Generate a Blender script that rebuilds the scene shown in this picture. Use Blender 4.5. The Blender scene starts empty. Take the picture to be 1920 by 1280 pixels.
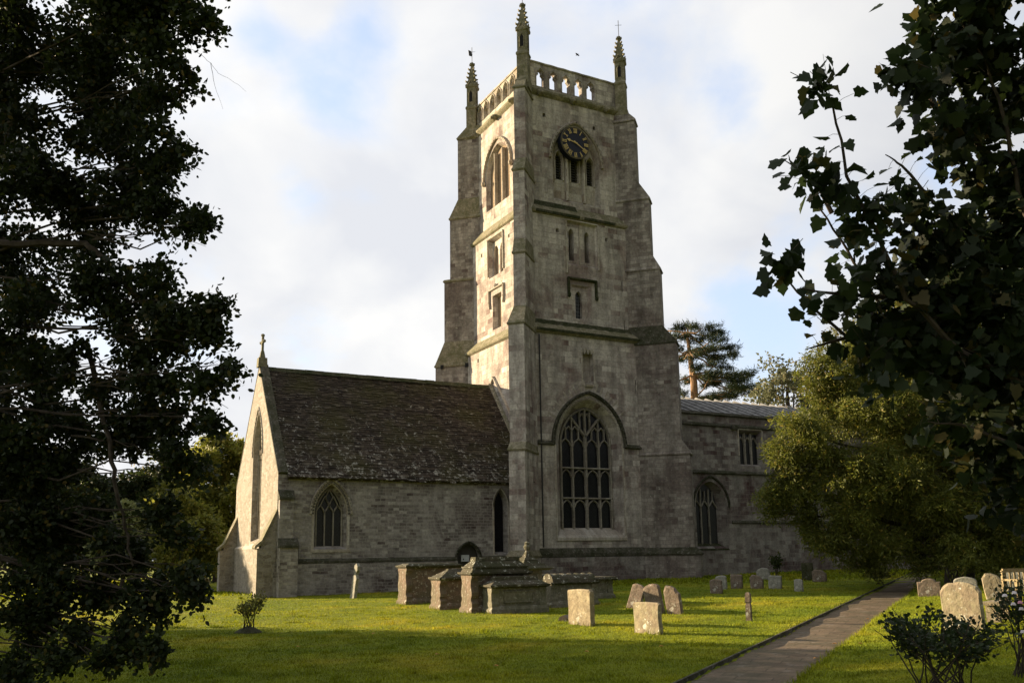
import bpy, bmesh, math, random
import numpy as np
from mathutils import Vector, Matrix
from mathutils.geometry import tessellate_polygon
random.seed(7); RNG = np.random.default_rng(11)
S = bpy.context.scene; COL = S.collection
# ------------------------------------------------------------------ camera
F_, CY_, PITCH, ROLL, YAW = 1680.5, 747.6, 0.17126, -0.0157, -0.49562
CAM = Vector((-9.262, -38.010, 1.6))
fw = Vector((-math.sin(YAW)*math.cos(PITCH), math.cos(YAW)*math.cos(PITCH), math.sin(PITCH)))
r0 = Vector((math.cos(YAW), math.sin(YAW), 0)); u0 = r0.cross(fw)
RT = r0*math.cos(ROLL)+u0*math.sin(ROLL); UP = -r0*math.sin(ROLL)+u0*math.cos(ROLL)
cd = bpy.data.cameras.new('camera'); co = bpy.data.objects.new('camera', cd); COL.objects.link(co)
m = Matrix((RT, UP, -fw)).transposed().to_4x4(); m.translation = CAM; co.matrix_world = m
cd.sensor_width = 36; cd.lens = 36*F_/1920; cd.shift_y = (CY_-640)/1920; cd.clip_end = 3000; cd.clip_start = .1
S.camera = co
S.render.resolution_x = 1024; S.render.resolution_y = 682
# ------------------------------------------------------------------ light
AZ = math.atan2(-1, 1.35); EL = math.radians(12.3)
SUN = Vector((math.sin(AZ)*math.cos(EL), math.cos(AZ)*math.cos(EL), math.sin(EL)))
ld = bpy.data.lights.new('sun', 'SUN'); ld.energy = 5.0; ld.angle = math.radians(.5); ld.color = (1, .78, .50)
lo = bpy.data.objects.new('sun', ld); COL.objects.link(lo); lo.rotation_euler = SUN.to_track_quat('Z', 'Y').to_euler()
S.view_settings.view_transform = 'Standard'; S.view_settings.look = 'None'
S.view_settings.exposure = 1.68; S.view_settings.gamma = 1
W = bpy.data.worlds.new('World'); S.world = W; W.use_nodes = True
wt = W.node_tree; wt.nodes.clear()

class NT:
    """small helper for wiring nodes"""
    def __init__(s, t): s.t = t
    def n(s, typ, ins=None, **kw):
        nd = s.t.nodes.new(typ)
        for k, v in kw.items(): setattr(nd, k, v)
        for k, v in (ins or {}).items():
            if isinstance(v, bpy.types.NodeSocket): s.t.links.new(v, nd.inputs[k])
            else: nd.inputs[k].default_value = v
        return nd
    def math(s, op, a, b=None, c=None, clamp=False):
        d = {0: a}
        if b is not None: d[1] = b
        if c is not None: d[2] = c
        nd = s.n('ShaderNodeMath', d, operation=op); nd.use_clamp = clamp; return nd.outputs[0]
    def vm(s, op, a, b=None):
        d = {0: a}
        if b is not None: d[1] = b
        nd = s.n('ShaderNodeVectorMath', d, operation=op)
        return nd.outputs['Value'] if op in ('DOT_PRODUCT', 'LENGTH') else nd.outputs[0]
    def ramp(s, f, stops, interp='LINEAR'):
        nd = s.n('ShaderNodeValToRGB', {0: f}); cr = nd.color_ramp; cr.interpolation = interp
        while len(cr.elements) < len(stops): cr.elements.new(.5)
        for e, (p, c) in zip(cr.elements, stops):
            e.position = p; e.color = (c, c, c, 1) if isinstance(c, (int, float)) else (*c, 1)
        return nd.outputs[0]
    def mix(s, f, a, b, mode='MIX'):
        nd = s.n('ShaderNodeMix', data_type='RGBA', blend_type=mode)
        for i, v in ((0, f), (6, a), (7, b)):
            if isinstance(v, bpy.types.NodeSocket): s.t.links.new(v, nd.inputs[i])
            elif isinstance(v, tuple): nd.inputs[i].default_value = (*v, 1)
            else: nd.inputs[i].default_value = v
        return nd.outputs[2]
    def noise(s, vec, scale, detail=3, rough=.55, dist=0):
        return s.n('ShaderNodeTexNoise', {'Vector': vec, 'Scale': scale, 'Detail': detail, 'Roughness': rough, 'Distortion': dist}).outputs['Fac']

def px_dir(x, y): return (RT*((x-960)/F_) + UP*((CY_-y)/F_) + fw)
w = NT(wt)
tc = w.n('ShaderNodeTexCoord').outputs['Generated']
dirn = w.vm('NORMALIZE', tc)
sky = w.n('ShaderNodeTexSky', sky_type='NISHITA', sun_disc=False, sun_elevation=EL, sun_rotation=AZ, air_density=1.0, dust_density=1.2, ozone_density=1.5)
wt.links.new(dirn, sky.inputs[0])
skyc = w.vm('SCALE', sky.outputs[0]); skyc.node.inputs['Scale'].default_value = .085
skyc = w.vm('ADD', skyc, (.33, .375, .48))
sx = w.n('ShaderNodeSeparateXYZ', {0: dirn})
zz = w.math('MAXIMUM', sx.outputs[2], 0.0); den = w.math('ADD', zz, .55)
cv = w.n('ShaderNodeCombineXYZ', {0: w.math('DIVIDE', sx.outputs[0], den), 1: w.math('DIVIDE', sx.outputs[1], den), 2: w.math('MULTIPLY', zz, .6)}).outputs[0]
n1 = w.noise(cv, 3.1, 7, .52, .25); n2 = w.noise(w.vm('ADD', cv, (5.2, 1.3, 0)), 7.5, 6, .55, .2)
cov = w.math('ADD', w.math('MULTIPLY', n1, .75), w.math('MULTIPLY', n2, .3))
# blue gaps in the cloud, at their directions in the sky
for px, py, rad, amt in ((640, 150, .10, .22), (560, 350, .06, .16), (690, 40, .07, .16), (1385, 190, .07, .18), (1370, 640, .13, .22), (1750, 300, .05, .12), (700, 360, .05, .1), (500, 60, .05, .12), (850, 330, .04, .09), (560, 640, .09, .11), (900, 30, .04, .08)):
    d = px_dir(px, py).normalized()
    dist = w.vm('LENGTH', w.vm('SUBTRACT', dirn, tuple(d)))
    g = w.n('ShaderNodeMapRange', {0: dist, 1: 0.0, 2: rad, 3: amt, 4: 0.0}, interpolation_type='SMOOTHSTEP').outputs[0]
    cov = w.math('SUBTRACT', cov, w.math('MULTIPLY', g, .8))
mask = w.ramp(cov, ((.30, 0.0), (.50, 1.0)), 'EASE')
sund = w.vm('DOT_PRODUCT', dirn, tuple(SUN))
br = w.n('ShaderNodeMapRange', {0: sund, 1: -.75, 2: .42, 3: .20, 4: .70}, interpolation_type='SMOOTHSTEP').outputs[0]
dens = w.ramp(w.noise(w.vm('ADD', cv, (2.0, 7.7, 1.1)), 4.2, 6, .5, .3), ((.35, (.80, .82, .87)), (.62, (1.0, .995, .985))))
cl = w.vm('SCALE', dens); wt.links.new(br, cl.node.inputs['Scale'])
full = w.mix(mask, skyc, cl)
low = w.n('ShaderNodeMapRange', {0: sx.outputs[2], 1: -.02, 2: .02, 3: .12, 4: 1.0}).outputs[0]
full = w.mix(low, (.10, .11, .09), full)
bgn = w.n('ShaderNodeBackground', {'Color': full, 'Strength': .45})
w.n('ShaderNodeOutputWorld', {'Surface': bgn.outputs[0]})
S.cycles.max_bounces = 6; S.cycles.transparent_max_bounces = 8

# ------------------------------------------------------------------ ground shape
PX0, PY0, PSL = -1.9, -28.7, .675
PL = math.hypot(1, PSL); PW = 1.22
def path_s(x, y): return ((x-PX0)*PSL-(y-PY0))/PL
def sm(t): t = np.clip(t, 0, 1); return t*t*(3-2*t)
def gh(x, y):
    s = path_s(x, y)
    h = .012*np.clip(x, -6, 30)+.020*np.sin(x*.9+1.1)*np.sin(y*.7+.4)+.012*np.sin(x*2.3+y*1.7)
    h = h + .13*sm((s-1.5)/2.0)*(1-sm((s-5)/4))*sm((40-np.abs(x))/10)
    h = h - .06*sm((s+.10)/.07)*(1-sm((s-PW-.02)/.12))
    return h
def unpx(px, py, ax, val):
    d = px_dir(px, py); return CAM + d*((val-CAM[ax])/d[ax])
def gp(px, py):
    z = 0.0
    for i in range(12):
        P = unpx(px, py, 2, z); z = z*.4+.6*float(gh(P.x, P.y))
    P.z = float(gh(P.x, P.y)); return P
def at(px, py, D):
    """point seen at pixel (px,py) of the photo, D metres out along the view"""
    return CAM + px_dir(px, py)*D

# ------------------------------------------------------------------ mesh helpers
BASE = {}
class MB:
    def __init__(s): s.v = []; s.f = []; s.mi = []; s.cur = 0
    def face(s, pts):
        i = len(s.v); s.v += [tuple(p) for p in pts]; s.f.append(tuple(range(i, i+len(pts)))); s.mi.append(s.cur)
    def fr(s, a, z0, b, z1):
        """frustum between rectangle a=(x0,x1,y0,y1) at z0 and b at z1"""
        i = len(s.v)
        for (q, z) in ((a, z0), (b, z1)): s.v += [(q[0], q[2], z), (q[1], q[2], z), (q[1], q[3], z), (q[0], q[3], z)]
        for f in ((3, 2, 1, 0), (4, 5, 6, 7), (0, 1, 5, 4), (1, 2, 6, 5), (2, 3, 7, 6), (3, 0, 4, 7)): s.f.append(tuple(i+k for k in f)); s.mi.append(s.cur)
    def box(s, x0, x1, y0, y1, z0, z1): s.fr((x0, x1, y0, y1), z0, (x0, x1, y0, y1), z1)
    def obox(s, o, ax, ay, az, a, b, c):
        """box of sizes a,b,c centred at o along unit axes"""
        o = Vector(o); i = len(s.v)
        for dz in (-.5, .5):
            for dx, dy in ((-.5, -.5), (.5, -.5), (.5, .5), (-.5, .5)): s.v.append(tuple(o+ax*(dx*a)+ay*(dy*b)+az*(dz*c)))
        for f in ((3, 2, 1, 0), (4, 5, 6, 7), (0, 1, 5, 4), (1, 2, 6, 5), (2, 3, 7, 6), (3, 0, 4, 7)): s.f.append(tuple(i+k for k in f)); s.mi.append(s.cur)
    def sweep(s, secs, closed=True):
        """list of equal-length sections (lists of points) joined by quads, capped"""
        i = len(s.v); n = len(secs[0])
        for q in secs: s.v += [tuple(p) for p in q]
        for k in range(len(secs)-1):
            for j in range(n if closed else n-1):
                a = i+k*n+j; b = i+k*n+(j+1) % n; s.f.append((a, b, b+n, a+n)); s.mi.append(s.cur)
        if closed:
            s.f.append(tuple(range(i+n-1, i-1, -1))); s.f.append(tuple(range(i+(len(secs)-1)*n, i+len(secs)*n))); s.mi += [s.cur]*2
    def tube(s, pts, radii, n=6):
        pts = [Vector(p) for p in pts]; secs = []
        up = Vector((.13, .27, 1)).normalized()
        for k, p in enumerate(pts):
            d = (pts[min(k+1, len(pts)-1)]-pts[max(k-1, 0)])
            if d.length < 1e-6: d = Vector((0, 0, 1))
            d.normalize()
            a = d.cross(up) if abs(d.dot(up)) < .97 else d.cross(Vector((1, 0, 0)))
            a.normalize(); b = d.cross(a); r = radii[k] if isinstance(radii, (list, tuple)) else radii
            secs.append([p+a*(r*math.cos(t*2*math.pi/n))+b*(r*math.sin(t*2*math.pi/n)) for t in range(n)])
        s.sweep(secs)
    def lathe(s, c, prof, n=8, rot=0):
        s.sweep([[(c[0]+r*math.cos(rot+2*math.pi*k/n), c[1]+r*math.sin(rot+2*math.pi*k/n), c[2]+z) for k in range(n)] for r, z in prof])
    def build(s, name, mats, parent=None, local=False, smooth=False):
        me = bpy.data.meshes.new(name)
        b = Vector((0, 0, 0)) if (local or parent is None) else BASE.get(parent.name, Vector((0, 0, 0)))
        me.from_pydata([(p[0]-b.x, p[1]-b.y, p[2]-b.z) for p in s.v], [], s.f)
        mats = mats if isinstance(mats, (list, tuple)) else [mats]
        for q in mats: me.materials.append(q)
        if len(mats) > 1: me.polygons.foreach_set('material_index', s.mi)
        if smooth: me.polygons.foreach_set('use_smooth', [True]*len(me.polygons))
        me.update(); o = bpy.data.objects.new(name, me); COL.objects.link(o)
        if parent: o.parent = parent; BASE[o.name] = b
        return o
def thing(name, label, cat, loc=(0, 0, 0), rz=0, group=None):
    o = bpy.data.objects.new(name, None); COL.objects.link(o); o.empty_display_size = .3
    o.location = loc; o.rotation_euler = (0, 0, rz); o['label'] = label; o['category'] = cat
    if group: o['group'] = group
    BASE[o.name] = Vector(loc); return o
def tag(o, label=None, cat=None, group=None, kind=None):
    for k, v in (('label', label), ('category', cat), ('group', group), ('kind', kind)):
        if v: o[k] = v
    return o
def center(o):
    """move a single-mesh thing's origin to its base"""
    me = o.data; n = len(me.vertices); a = np.empty(n*3, np.float32); me.vertices.foreach_get('co', a); a = a.reshape(-1, 3)
    c = (a.min(0)+a.max(0))/2; c[2] = a[:, 2].min(); a -= c; me.vertices.foreach_set('co', a.ravel()); o.location = [float(q) for q in c]; me.update(); return o
def bigmesh(name, V, nper, mat, parent=None, smooth=False):
    """V (N*nper,3): N separate polygons of nper corners"""
    V = np.asarray(V, np.float32); N = len(V)//nper
    if parent is not None: V = V-np.array(BASE.get(parent.name, Vector((0, 0, 0))), np.float32)
    me = bpy.data.meshes.new(name); me.vertices.add(len(V)); me.vertices.foreach_set('co', V.ravel())
    me.loops.add(len(V)); me.loops.foreach_set('vertex_index', np.arange(len(V), dtype=np.int32))
    me.polygons.add(N); me.polygons.foreach_set('loop_start', np.arange(0, len(V), nper, dtype=np.int32)); me.polygons.foreach_set('loop_total', np.full(N, nper, np.int32))
    me.materials.append(mat); me.update(calc_edges=True); me.validate()
    o = bpy.data.objects.new(name, me); COL.objects.link(o)
    if parent is not None: o.parent = parent; BASE[o.name] = BASE.get(parent.name, Vector((0, 0, 0)))
    return o

# ------------------------------------------------------------------ materials
def newmat(name):
    m = bpy.data.materials.new(name); m.use_nodes = True; m.node_tree.nodes.clear(); return m, NT(m.node_tree)
def finish(t, col, rough=.85, bump=None, bstr=.3, bdist=.02, spec=.2, trans=None, metal=0):
    ins = {'Base Color': col if isinstance(col, bpy.types.NodeSocket) else (*col, 1), 'Roughness': rough, 'Specular IOR Level': spec, 'Metallic': metal}
    p = t.n('ShaderNodeBsdfPrincipled', ins)
    if bump is not None:
        b = t.n('ShaderNodeBump', {'Height': bump, 'Strength': bstr, 'Distance': bdist}); t.t.links.new(b.outputs[0], p.inputs['Normal'])
    out = p.outputs[0]
    if trans is not None:
        tr = t.n('ShaderNodeBsdfTranslucent', {'Color': trans if isinstance(trans, bpy.types.NodeSocket) else (*trans, 1)})
        out = t.n('ShaderNodeMixShader', {0: .32, 1: out, 2: tr.outputs[0]}).outputs[0]
    t.n('ShaderNodeOutputMaterial', {'Surface': out})
def wallco(t):
    g = t.n('ShaderNodeNewGeometry'); pos = t.n('ShaderNodeTexCoord').outputs['Object']; nrm = t.n('ShaderNodeTexCoord').outputs['Normal']
    tg = t.vm('NORMALIZE', t.vm('CROSS_PRODUCT', (0, 0, 1), nrm)); u = t.vm('DOT_PRODUCT', pos, tg)
    v = t.n('ShaderNodeSeparateXYZ', {0: pos}).outputs[2]
    return pos, u, v
def stone(name, c1, c2, c3, bw=.55, bh=.27, mortar=(.25, .23, .19), kind='ashlar', patch=.6, lichen=.3, stain=.5, bstr=.5):
    m, t = newmat(name); pos, u, v = wallco(t)
    wob = t.noise(pos, 2.5, 2, .5); wob2 = t.noise(t.vm('ADD', pos, (3.1, 8.2, 1.7)), 2.5, 2, .5)
    if kind in ('ashlar', 'coursed'):
        q_ = .035 if kind == 'ashlar' else .11; uu = t.math('ADD', u, t.math('MULTIPLY', wob, q_)); vv = t.math('ADD', v, t.math('MULTIPLY', wob2, q_))
        bt = t.n('ShaderNodeTexBrick', {'Vector': t.n('ShaderNodeCombineXYZ', {0: uu, 1: vv, 2: 0.0}).outputs[0], 'Color1': (0, 0, 0, 1), 'Color2': (1, 1, 1, 1), 'Mortar': (.5, .5, .5, 1), 'Scale': 1.0, 'Mortar Size': .011, 'Mortar Smooth': .3, 'Brick Width': bw, 'Row Height': bh, 'Bias': 0.0}, offset=.43, squash=.75, squash_frequency=3)
        rnd = bt.outputs[0]; mor = bt.outputs['Fac']
    else:
        cvx = t.n('ShaderNodeCombineXYZ', {0: t.math('DIVIDE', t.math('ADD', u, t.math('MULTIPLY', wob, .25)), bw), 1: t.math('DIVIDE', t.math('ADD', v, t.math('MULTIPLY', wob2, .10)), bh), 2: 0.0}).outputs[0]
        vo = t.n('ShaderNodeTexVoronoi', {'Vector': cvx, 'Scale': 1.0, 'Randomness': .72}, voronoi_dimensions='2D')
        rnd = t.n('ShaderNodeSeparateColor', {0: vo.outputs['Color']}).outputs[0]
        ve = t.n('ShaderNodeTexVoronoi', {'Vector': cvx, 'Scale': 1.0, 'Randomness': .72}, voronoi_dimensions='2D', feature='DISTANCE_TO_EDGE')
        mor = t.ramp(ve.outputs['Distance'], ((.0, 1.0), (.09, 0.0)))
    col = t.ramp(rnd, ((0.0, c2), (.18, tuple(q*.78 for q in c1)), (.55, c1), (.8, c3), (1.0, tuple(min(.6, q*1.12) for q in c3))))
    big = t.noise(pos, .55, 5, .62, .6)
    col = t.mix(t.math('MULTIPLY', t.ramp(big, ((.42, 0.0), (.60, 1.0))), patch), col, c3)
    big2 = t.noise(t.vm('ADD', pos, (11., 4., 9.)), .38, 5, .65, .8)
    col = t.mix(t.math('MULTIPLY', t.ramp(big2, ((.50, 0.0), (.64, 1.0))), patch), col, c2)
    # weathering streaks that run down the face
    sv = t.n('ShaderNodeCombineXYZ', {0: t.math('MULTIPLY', u, 1.6), 1: t.math('MULTIPLY', v, .22), 2: 0.0}).outputs[0]
    st = t.ramp(t.noise(sv, 1.4, 5, .6), ((.40, 1.15), (.52, .80), (.66, .42)))
    col = t.mix(stain, col, t.mix(1.0, col, st, 'MULTIPLY'))
    # fine grain, pitting, lichen
    fine = t.noise(pos, 9, 6, .7)
    col = t.mix(.75, col, t.ramp(fine, ((.3, .55), (.5, 1.0), (.75, 1.40))), 'MULTIPLY')
    li = t.math('MULTIPLY', t.ramp(t.noise(pos, 5.5, 4, .7, .5), ((.63, 0.0), (.70, 1.0))), lichen)
    col = t.mix(li, col, (.42, .41, .34))
    dk = t.math('MULTIPLY', t.ramp(t.noise(t.vm('ADD', pos, (7., 2., 5.)), 3.2, 5, .75, .6), ((.58, 0.0), (.68, 1.0))), .4)
    col = t.mix(dk, col, t.mix(1.0, col, (.38, .37, .36), 'MULTIPLY'))
    col = t.mix(t.math('MULTIPLY', mor, .45 if kind == 'ashlar' else .7), col, mortar)
    bump = t.math('ADD', t.math('MULTIPLY', mor, -.8), t.math('MULTIPLY', fine, 1.2))
    finish(t, col, .9, bump, bstr, .03); return m
M = {}
M['tower'] = stone('tower_stone', (.365, .325, .285), (.185, .128, .112), (.48, .44, .385), .60, .29, patch=.75, stain=.65, bstr=.65)
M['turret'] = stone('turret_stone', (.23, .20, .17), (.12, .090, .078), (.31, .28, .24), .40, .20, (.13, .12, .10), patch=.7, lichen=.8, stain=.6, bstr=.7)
M['chapel'] = stone('chapel_rubble', (.23, .205, .185), (.085, .060, .055), (.36, .335, .30), .34, .135, (.34, .32, .29), 'coursed', .75, .35, .4, .8)
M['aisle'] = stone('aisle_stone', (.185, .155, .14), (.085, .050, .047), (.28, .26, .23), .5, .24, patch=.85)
M['dress'] = stone('dressed_stone', (.38, .335, .27), (.27, .22, .17), (.43, .40, .34), .8, .42, patch=.4, stain=.4, bstr=.35)
M['gable'] = stone('gable_stone', (.27, .24, .195), (.20, .17, .13), (.30, .275, .235), .30, .14, (.33, .29, .22), 'rubble', .4, .3, .2, .6)
def mossy(name, base, moss, amt=.5, li=.4, thr=.58):
    m, t = newmat(name); pos = t.n('ShaderNodeTexCoord').outputs['Object']
    f = t.noise(pos, 7, 6, .7); col = t.mix(1.0, base, t.ramp(f, ((.3, .45), (.7, 1.3))), 'MULTIPLY')
    col = t.mix(t.math('MULTIPLY', t.ramp(t.noise(pos, 2.1, 5, .7, .5), ((.40, 0.0), (.58, 1.0))), amt), col, moss)
    l = t.math('MULTIPLY', t.ramp(t.noise(t.vm('ADD', pos, (4, 4, 4)), 8.5, 4, .75), ((thr, 0.0), (thr+.06, 1.0))), li)
    col = t.mix(l, col, (.50, .50, .43))
    finish(t, col, .95, f, .7, .04); return m
M['moss'] = mossy('mossy_stone', (.065, .062, .035), (.020, .028, .007), .9, .12)
M['ledge'] = mossy('ledge_stone', (.26, .23, .16), (.10, .10, .045), .7, .3)
M['darkledge'] = mossy('dark_ledge', (.10, .092, .070), (.035, .038, .018), .9, .25)
M['tombred'] = mossy('red_sandstone', (.18, .130, .095), (.115, .105, .065), .7, .6)
M['tombgrey'] = mossy('grey_tomb_stone', (.21, .19, .145), (.11, .115, .06), .5, .45)
M['tomblid'] = mossy('lichened_lid', (.085, .075, .052), (.040, .044, .018), .7, .7, .58)
M['grave1'] = mossy('headstone_buff', (.33, .28, .185), (.20, .155, .10), .7, .6)
M['grave2'] = mossy('headstone_brown', (.20, .155, .12), (.12, .10, .06), .4, .6)
M['grave3'] = mossy('headstone_grey', (.30, .29, .25), (.18, .18, .12), .4, .4)
M['gravelichen'] = mossy('headstone_lichen', (.24, .195, .135), (.29, .27, .165), .7, .95)
def simple(name, c, rough=.7, var=.3, scale=8, spec=.3, metal=0, bstr=.2):
    m, t = newmat(name); pos = t.n('ShaderNodeTexCoord').outputs['Object']; f = t.noise(pos, scale, 4, .6)
    col = t.mix(var, c, t.mix(1.0, c, t.ramp(f, ((.3, .3), (.7, 1.6))), 'MULTIPLY')); finish(t, col, rough, f, bstr, .01, spec, metal=metal); return m
M['iron'] = simple('iron', (.03, .03, .03), .6)
M['gold'] = simple('gilding', (.60, .45, .17), .4, .3, 20, .5)
M['brass'] = simple('dull_brass', (.22, .18, .09), .6, .4, 20, .3)
M['navy'] = simple('clock_navy', (.006, .008, .018), .5, .3, 12, .4)
M['dark'] = simple('shade_black', (.012, .012, .012), .9)  # near-black paint for the shade inside openings; also the notice mark
M['lead'] = simple('lead_sheet', (.24, .24, .24), .7, .6, 3, .2)
M['louvre'] = simple('louvre_board', (.05, .047, .04), .8)
M['wood'] = simple('weathered_wood', (.22, .17, .09), .8, .6, 14)
M['grille'] = simple('notice_board', (.45, .47, .48), .6, .2)
M['bark'] = simple('bark', (.055, .045, .035), .9, .7, 12, .1, 0, .6)
M['pinebark'] = simple('pine_bark', (.25, .16, .10), .9, .7, 4, .1, 0, .6)
M['white'] = simple('white_petal', (.80, .74, .76), .7, .1)
M['pink'] = simple('pink_petal', (.70, .35, .45), .7, .1)
M['bird'] = simple('bird_feather', (.03, .03, .035), .8)
M['dryleaf'] = simple('dry_leaf', (.45, .22, .06), .8, .4, 20)
def glassmat():
    m, t = newmat('leaded_glass'); pos, u, v = wallco(t)
    q = t.n('ShaderNodeCombineXYZ', {0: t.math('ADD', u, v), 1: t.math('SUBTRACT', u, v), 2: 0.0}).outputs[0]
    bt = t.n('ShaderNodeTexBrick', {'Vector': q, 'Color1': (.006, .007, .009, 1), 'Color2': (.014, .015, .018, 1), 'Mortar': (.002, .002, .002, 1), 'Scale': 1.0, 'Mortar Size': .012, 'Brick Width': .16, 'Row Height': .16}, offset=0.0)
    finish(t, bt.outputs[0], .28, t.noise(pos, 9, 2), .3, .01, .35); return m
M['glass'] = glassmat()
M['trac'] = stone('tracery_stone', (.25, .225, .18), (.19, .16, .12), (.30, .28, .23), .8, .42, patch=.4, stain=.4, bstr=.35)
M['brownback'] = mossy('brown_back_stone', (.30, .22, .145), (.22, .165, .11), .6, .1)  # brown stone for the backs of the west window recesses
def slate():
    m, t = newmat('stone_slate'); g = t.n('ShaderNodeNewGeometry'); pos = t.n('ShaderNodeTexCoord').outputs['Object']
    col = t.ramp(g.outputs['Random Per Island'], ((0, (.018, .014, .010)), (.5, (.034, .026, .019)), (.85, (.052, .041, .030)), (1, (.085, .073, .055))))
    col = t.mix(1.0, col, t.ramp(t.noise(pos, 6, 5, .7), ((.3, .5), (.7, 1.5))), 'MULTIPLY')
    ml = t.noise(pos, .5, 4, .6); col = t.mix(t.ramp(ml, ((.45, 0.0), (.65, .75))), col, (.045, .042, .012))
    sx_ = t.n('ShaderNodeSeparateXYZ', {0: pos}).outputs[0]
    col = t.mix(t.n('ShaderNodeMapRange', {0: sx_, 1: 7.0, 2: 12.5, 3: 0.0, 4: .55}).outputs[0], col, (.060, .050, .012))
    zed = t.n('ShaderNodeSeparateXYZ', {0: pos}).outputs[2]
    thr = t.n('ShaderNodeMapRange', {0: zed, 1: 5.0, 2: 9.5, 3: .085, 4: 0.0}).outputs[0]
    li = t.ramp(t.math('ADD', t.noise(pos, 5.0, 5, .75, .4), thr), ((.62, 0.0), (.69, .85)))
    col = t.mix(t.math('MULTIPLY', li, .8), col, (.38, .37, .32))
    finish(t, col, .9, t.noise(pos, 14, 4), .5, .02); return m
M['slate'] = slate()
def grassmat(name, blade):
    m, t = newmat(name); pos = t.n('ShaderNodeNewGeometry').outputs['Position']
    a = t.noise(pos, .35, 4, .6); b = t.noise(pos, 2.2, 4, .65); c = t.noise(pos, 30, 3, .7)
    col = t.ramp(a, ((.35, (.110, .150, .008)), (.55, (.172, .195, .011)), (.70, (.265, .240, .018))))
    col = t.mix(.7, col, t.ramp(b, ((.3, .62), (.7, 1.35))), 'MULTIPLY'); col = t.mix(.6, col, t.ramp(c, ((.3, .55), (.7, 1.4))), 'MULTIPLY')
    col = t.mix(t.ramp(t.noise(t.vm('ADD', pos, (9, 9, 0)), .9, 4, .7), ((.64, 0.0), (.74, .6))), col, (.13, .10, .03))
    if blade:
        g = t.n('ShaderNodeNewGeometry'); col = t.mix(1.0, col, t.ramp(g.outputs['Random Per Island'], ((0, .7), (1, 1.6))), 'MULTIPLY')
        finish(t, col, .7, None, trans=t.mix(1.0, col, (1.35, 1.25, .9), 'MULTIPLY'), spec=.15)
    else: finish(t, col, .9, t.math('ADD', c, t.math('MULTIPLY', b, 2.0)), .8, .05, .1)
    return m
M['grass'] = grassmat('lawn', False); M['blade'] = grassmat('grass_blade', True)
def pathmat():
    m, t = newmat('path_paving'); pos = t.n('ShaderNodeNewGeometry').outputs['Position']
    d = (1/PL, PSL/PL, 0); n = (PSL/PL, -1/PL, 0)
    q = t.n('ShaderNodeCombineXYZ', {0: t.math('ADD', t.vm('DOT_PRODUCT', pos, n), t.math('MULTIPLY', t.noise(pos, 1.5), .1)), 1: t.math('ADD', t.vm('DOT_PRODUCT', pos, d), t.math('MULTIPLY', t.noise(t.vm('ADD', pos, (5, 5, 0)), 1.3), .2)), 2: 0.0}).outputs[0]
    bt = t.n('ShaderNodeTexBrick', {'Vector': q, 'Color1': (.120, .088, .056, 1), 'Color2': (.160, .120, .080, 1), 'Mortar': (.085, .065, .042, 1), 'Scale': 1.0, 'Mortar Size': .012, 'Brick Width': .46, 'Row Height': .26, 'Bias': -.1}, offset=.5)
    col = t.mix(.8, bt.outputs[0], t.ramp(t.noise(pos, 3, 5, .7), ((.3, .6), (.7, 1.3))), 'MULTIPLY')
    col = t.mix(t.ramp(t.noise(pos, 1.1, 5, .7), ((.46, 0.0), (.62, .7))), col, (.060, .055, .030)); col = t.mix(t.ramp(t.noise(t.vm('ADD', pos, (3, 9, 0)), 2.4, 5, .7), ((.56, 0.0), (.68, .6))), col, (.22, .19, .15))
    finish(t, col, .8, t.math('ADD', t.noise(pos, 22, 4, .7), t.math('MULTIPLY', bt.outputs['Fac'], -1.5)), .5, .02); return m
M['path'] = pathmat()
def leafmat(name, ca, cb, cc=None, tr=1.6, sc=.8):
    m, t = newmat(name); g = t.n('ShaderNodeNewGeometry'); pos = g.outputs['Position']
    col = t.ramp(g.outputs['Random Per Island'], ((0, ca), (.9, cb), (1.0, cc or cb)))
    col = t.mix(.7, col, t.ramp(t.noise(pos, sc, 4, .6), ((.32, .45), (.68, 1.5))), 'MULTIPLY')
    trc = t.vm('SCALE', col); trc.node.inputs['Scale'].default_value = tr
    finish(t, col, .6, None, trans=trc, spec=.25); return m
M['leafL'] = leafmat('birch_leaf', (.012, .020, .006), (.026, .038, .008), (.10, .075, .015), 1.1)
M['leafR'] = leafmat('maple_leaf', (.012, .022, .008), (.024, .038, .011), (.09, .07, .02), 1.2)
M['yew'] = leafmat('yew_needle', (.066, .082, .014), (.128, .138, .021), (.22, .16, .03), 1.6, .9)
M['pine'] = leafmat('pine_needle', (.020, .034, .018), (.038, .055, .022), (.14, .12, .02), 1.0, .35)
M['treeA'] = leafmat('olive_leaf', (.10, .115, .018), (.19, .19, .03), (.25, .2, .04), 1.7, .3)
M['treeB'] = leafmat('dark_leaf', (.022, .034, .010), (.045, .060, .014), (.12, .10, .02), 1.2, .3)
M['willow'] = leafmat('willow_leaf', (.14, .16, .06), (.21, .23, .09), None, 1.3, .5)
M['autumn'] = leafmat('autumn_leaf', (.085, .095, .045), (.14, .145, .075), (.22, .16, .07), 1.2, .5)
M['rose'] = leafmat('rose_leaf', (.016, .028, .010), (.030, .046, .014), None, 1.2, 2)
M['shrub'] = leafmat('shrub_leaf', (.10, .11, .025), (.17, .17, .04), (.28, .20, .05), 1.3, 3)

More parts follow.
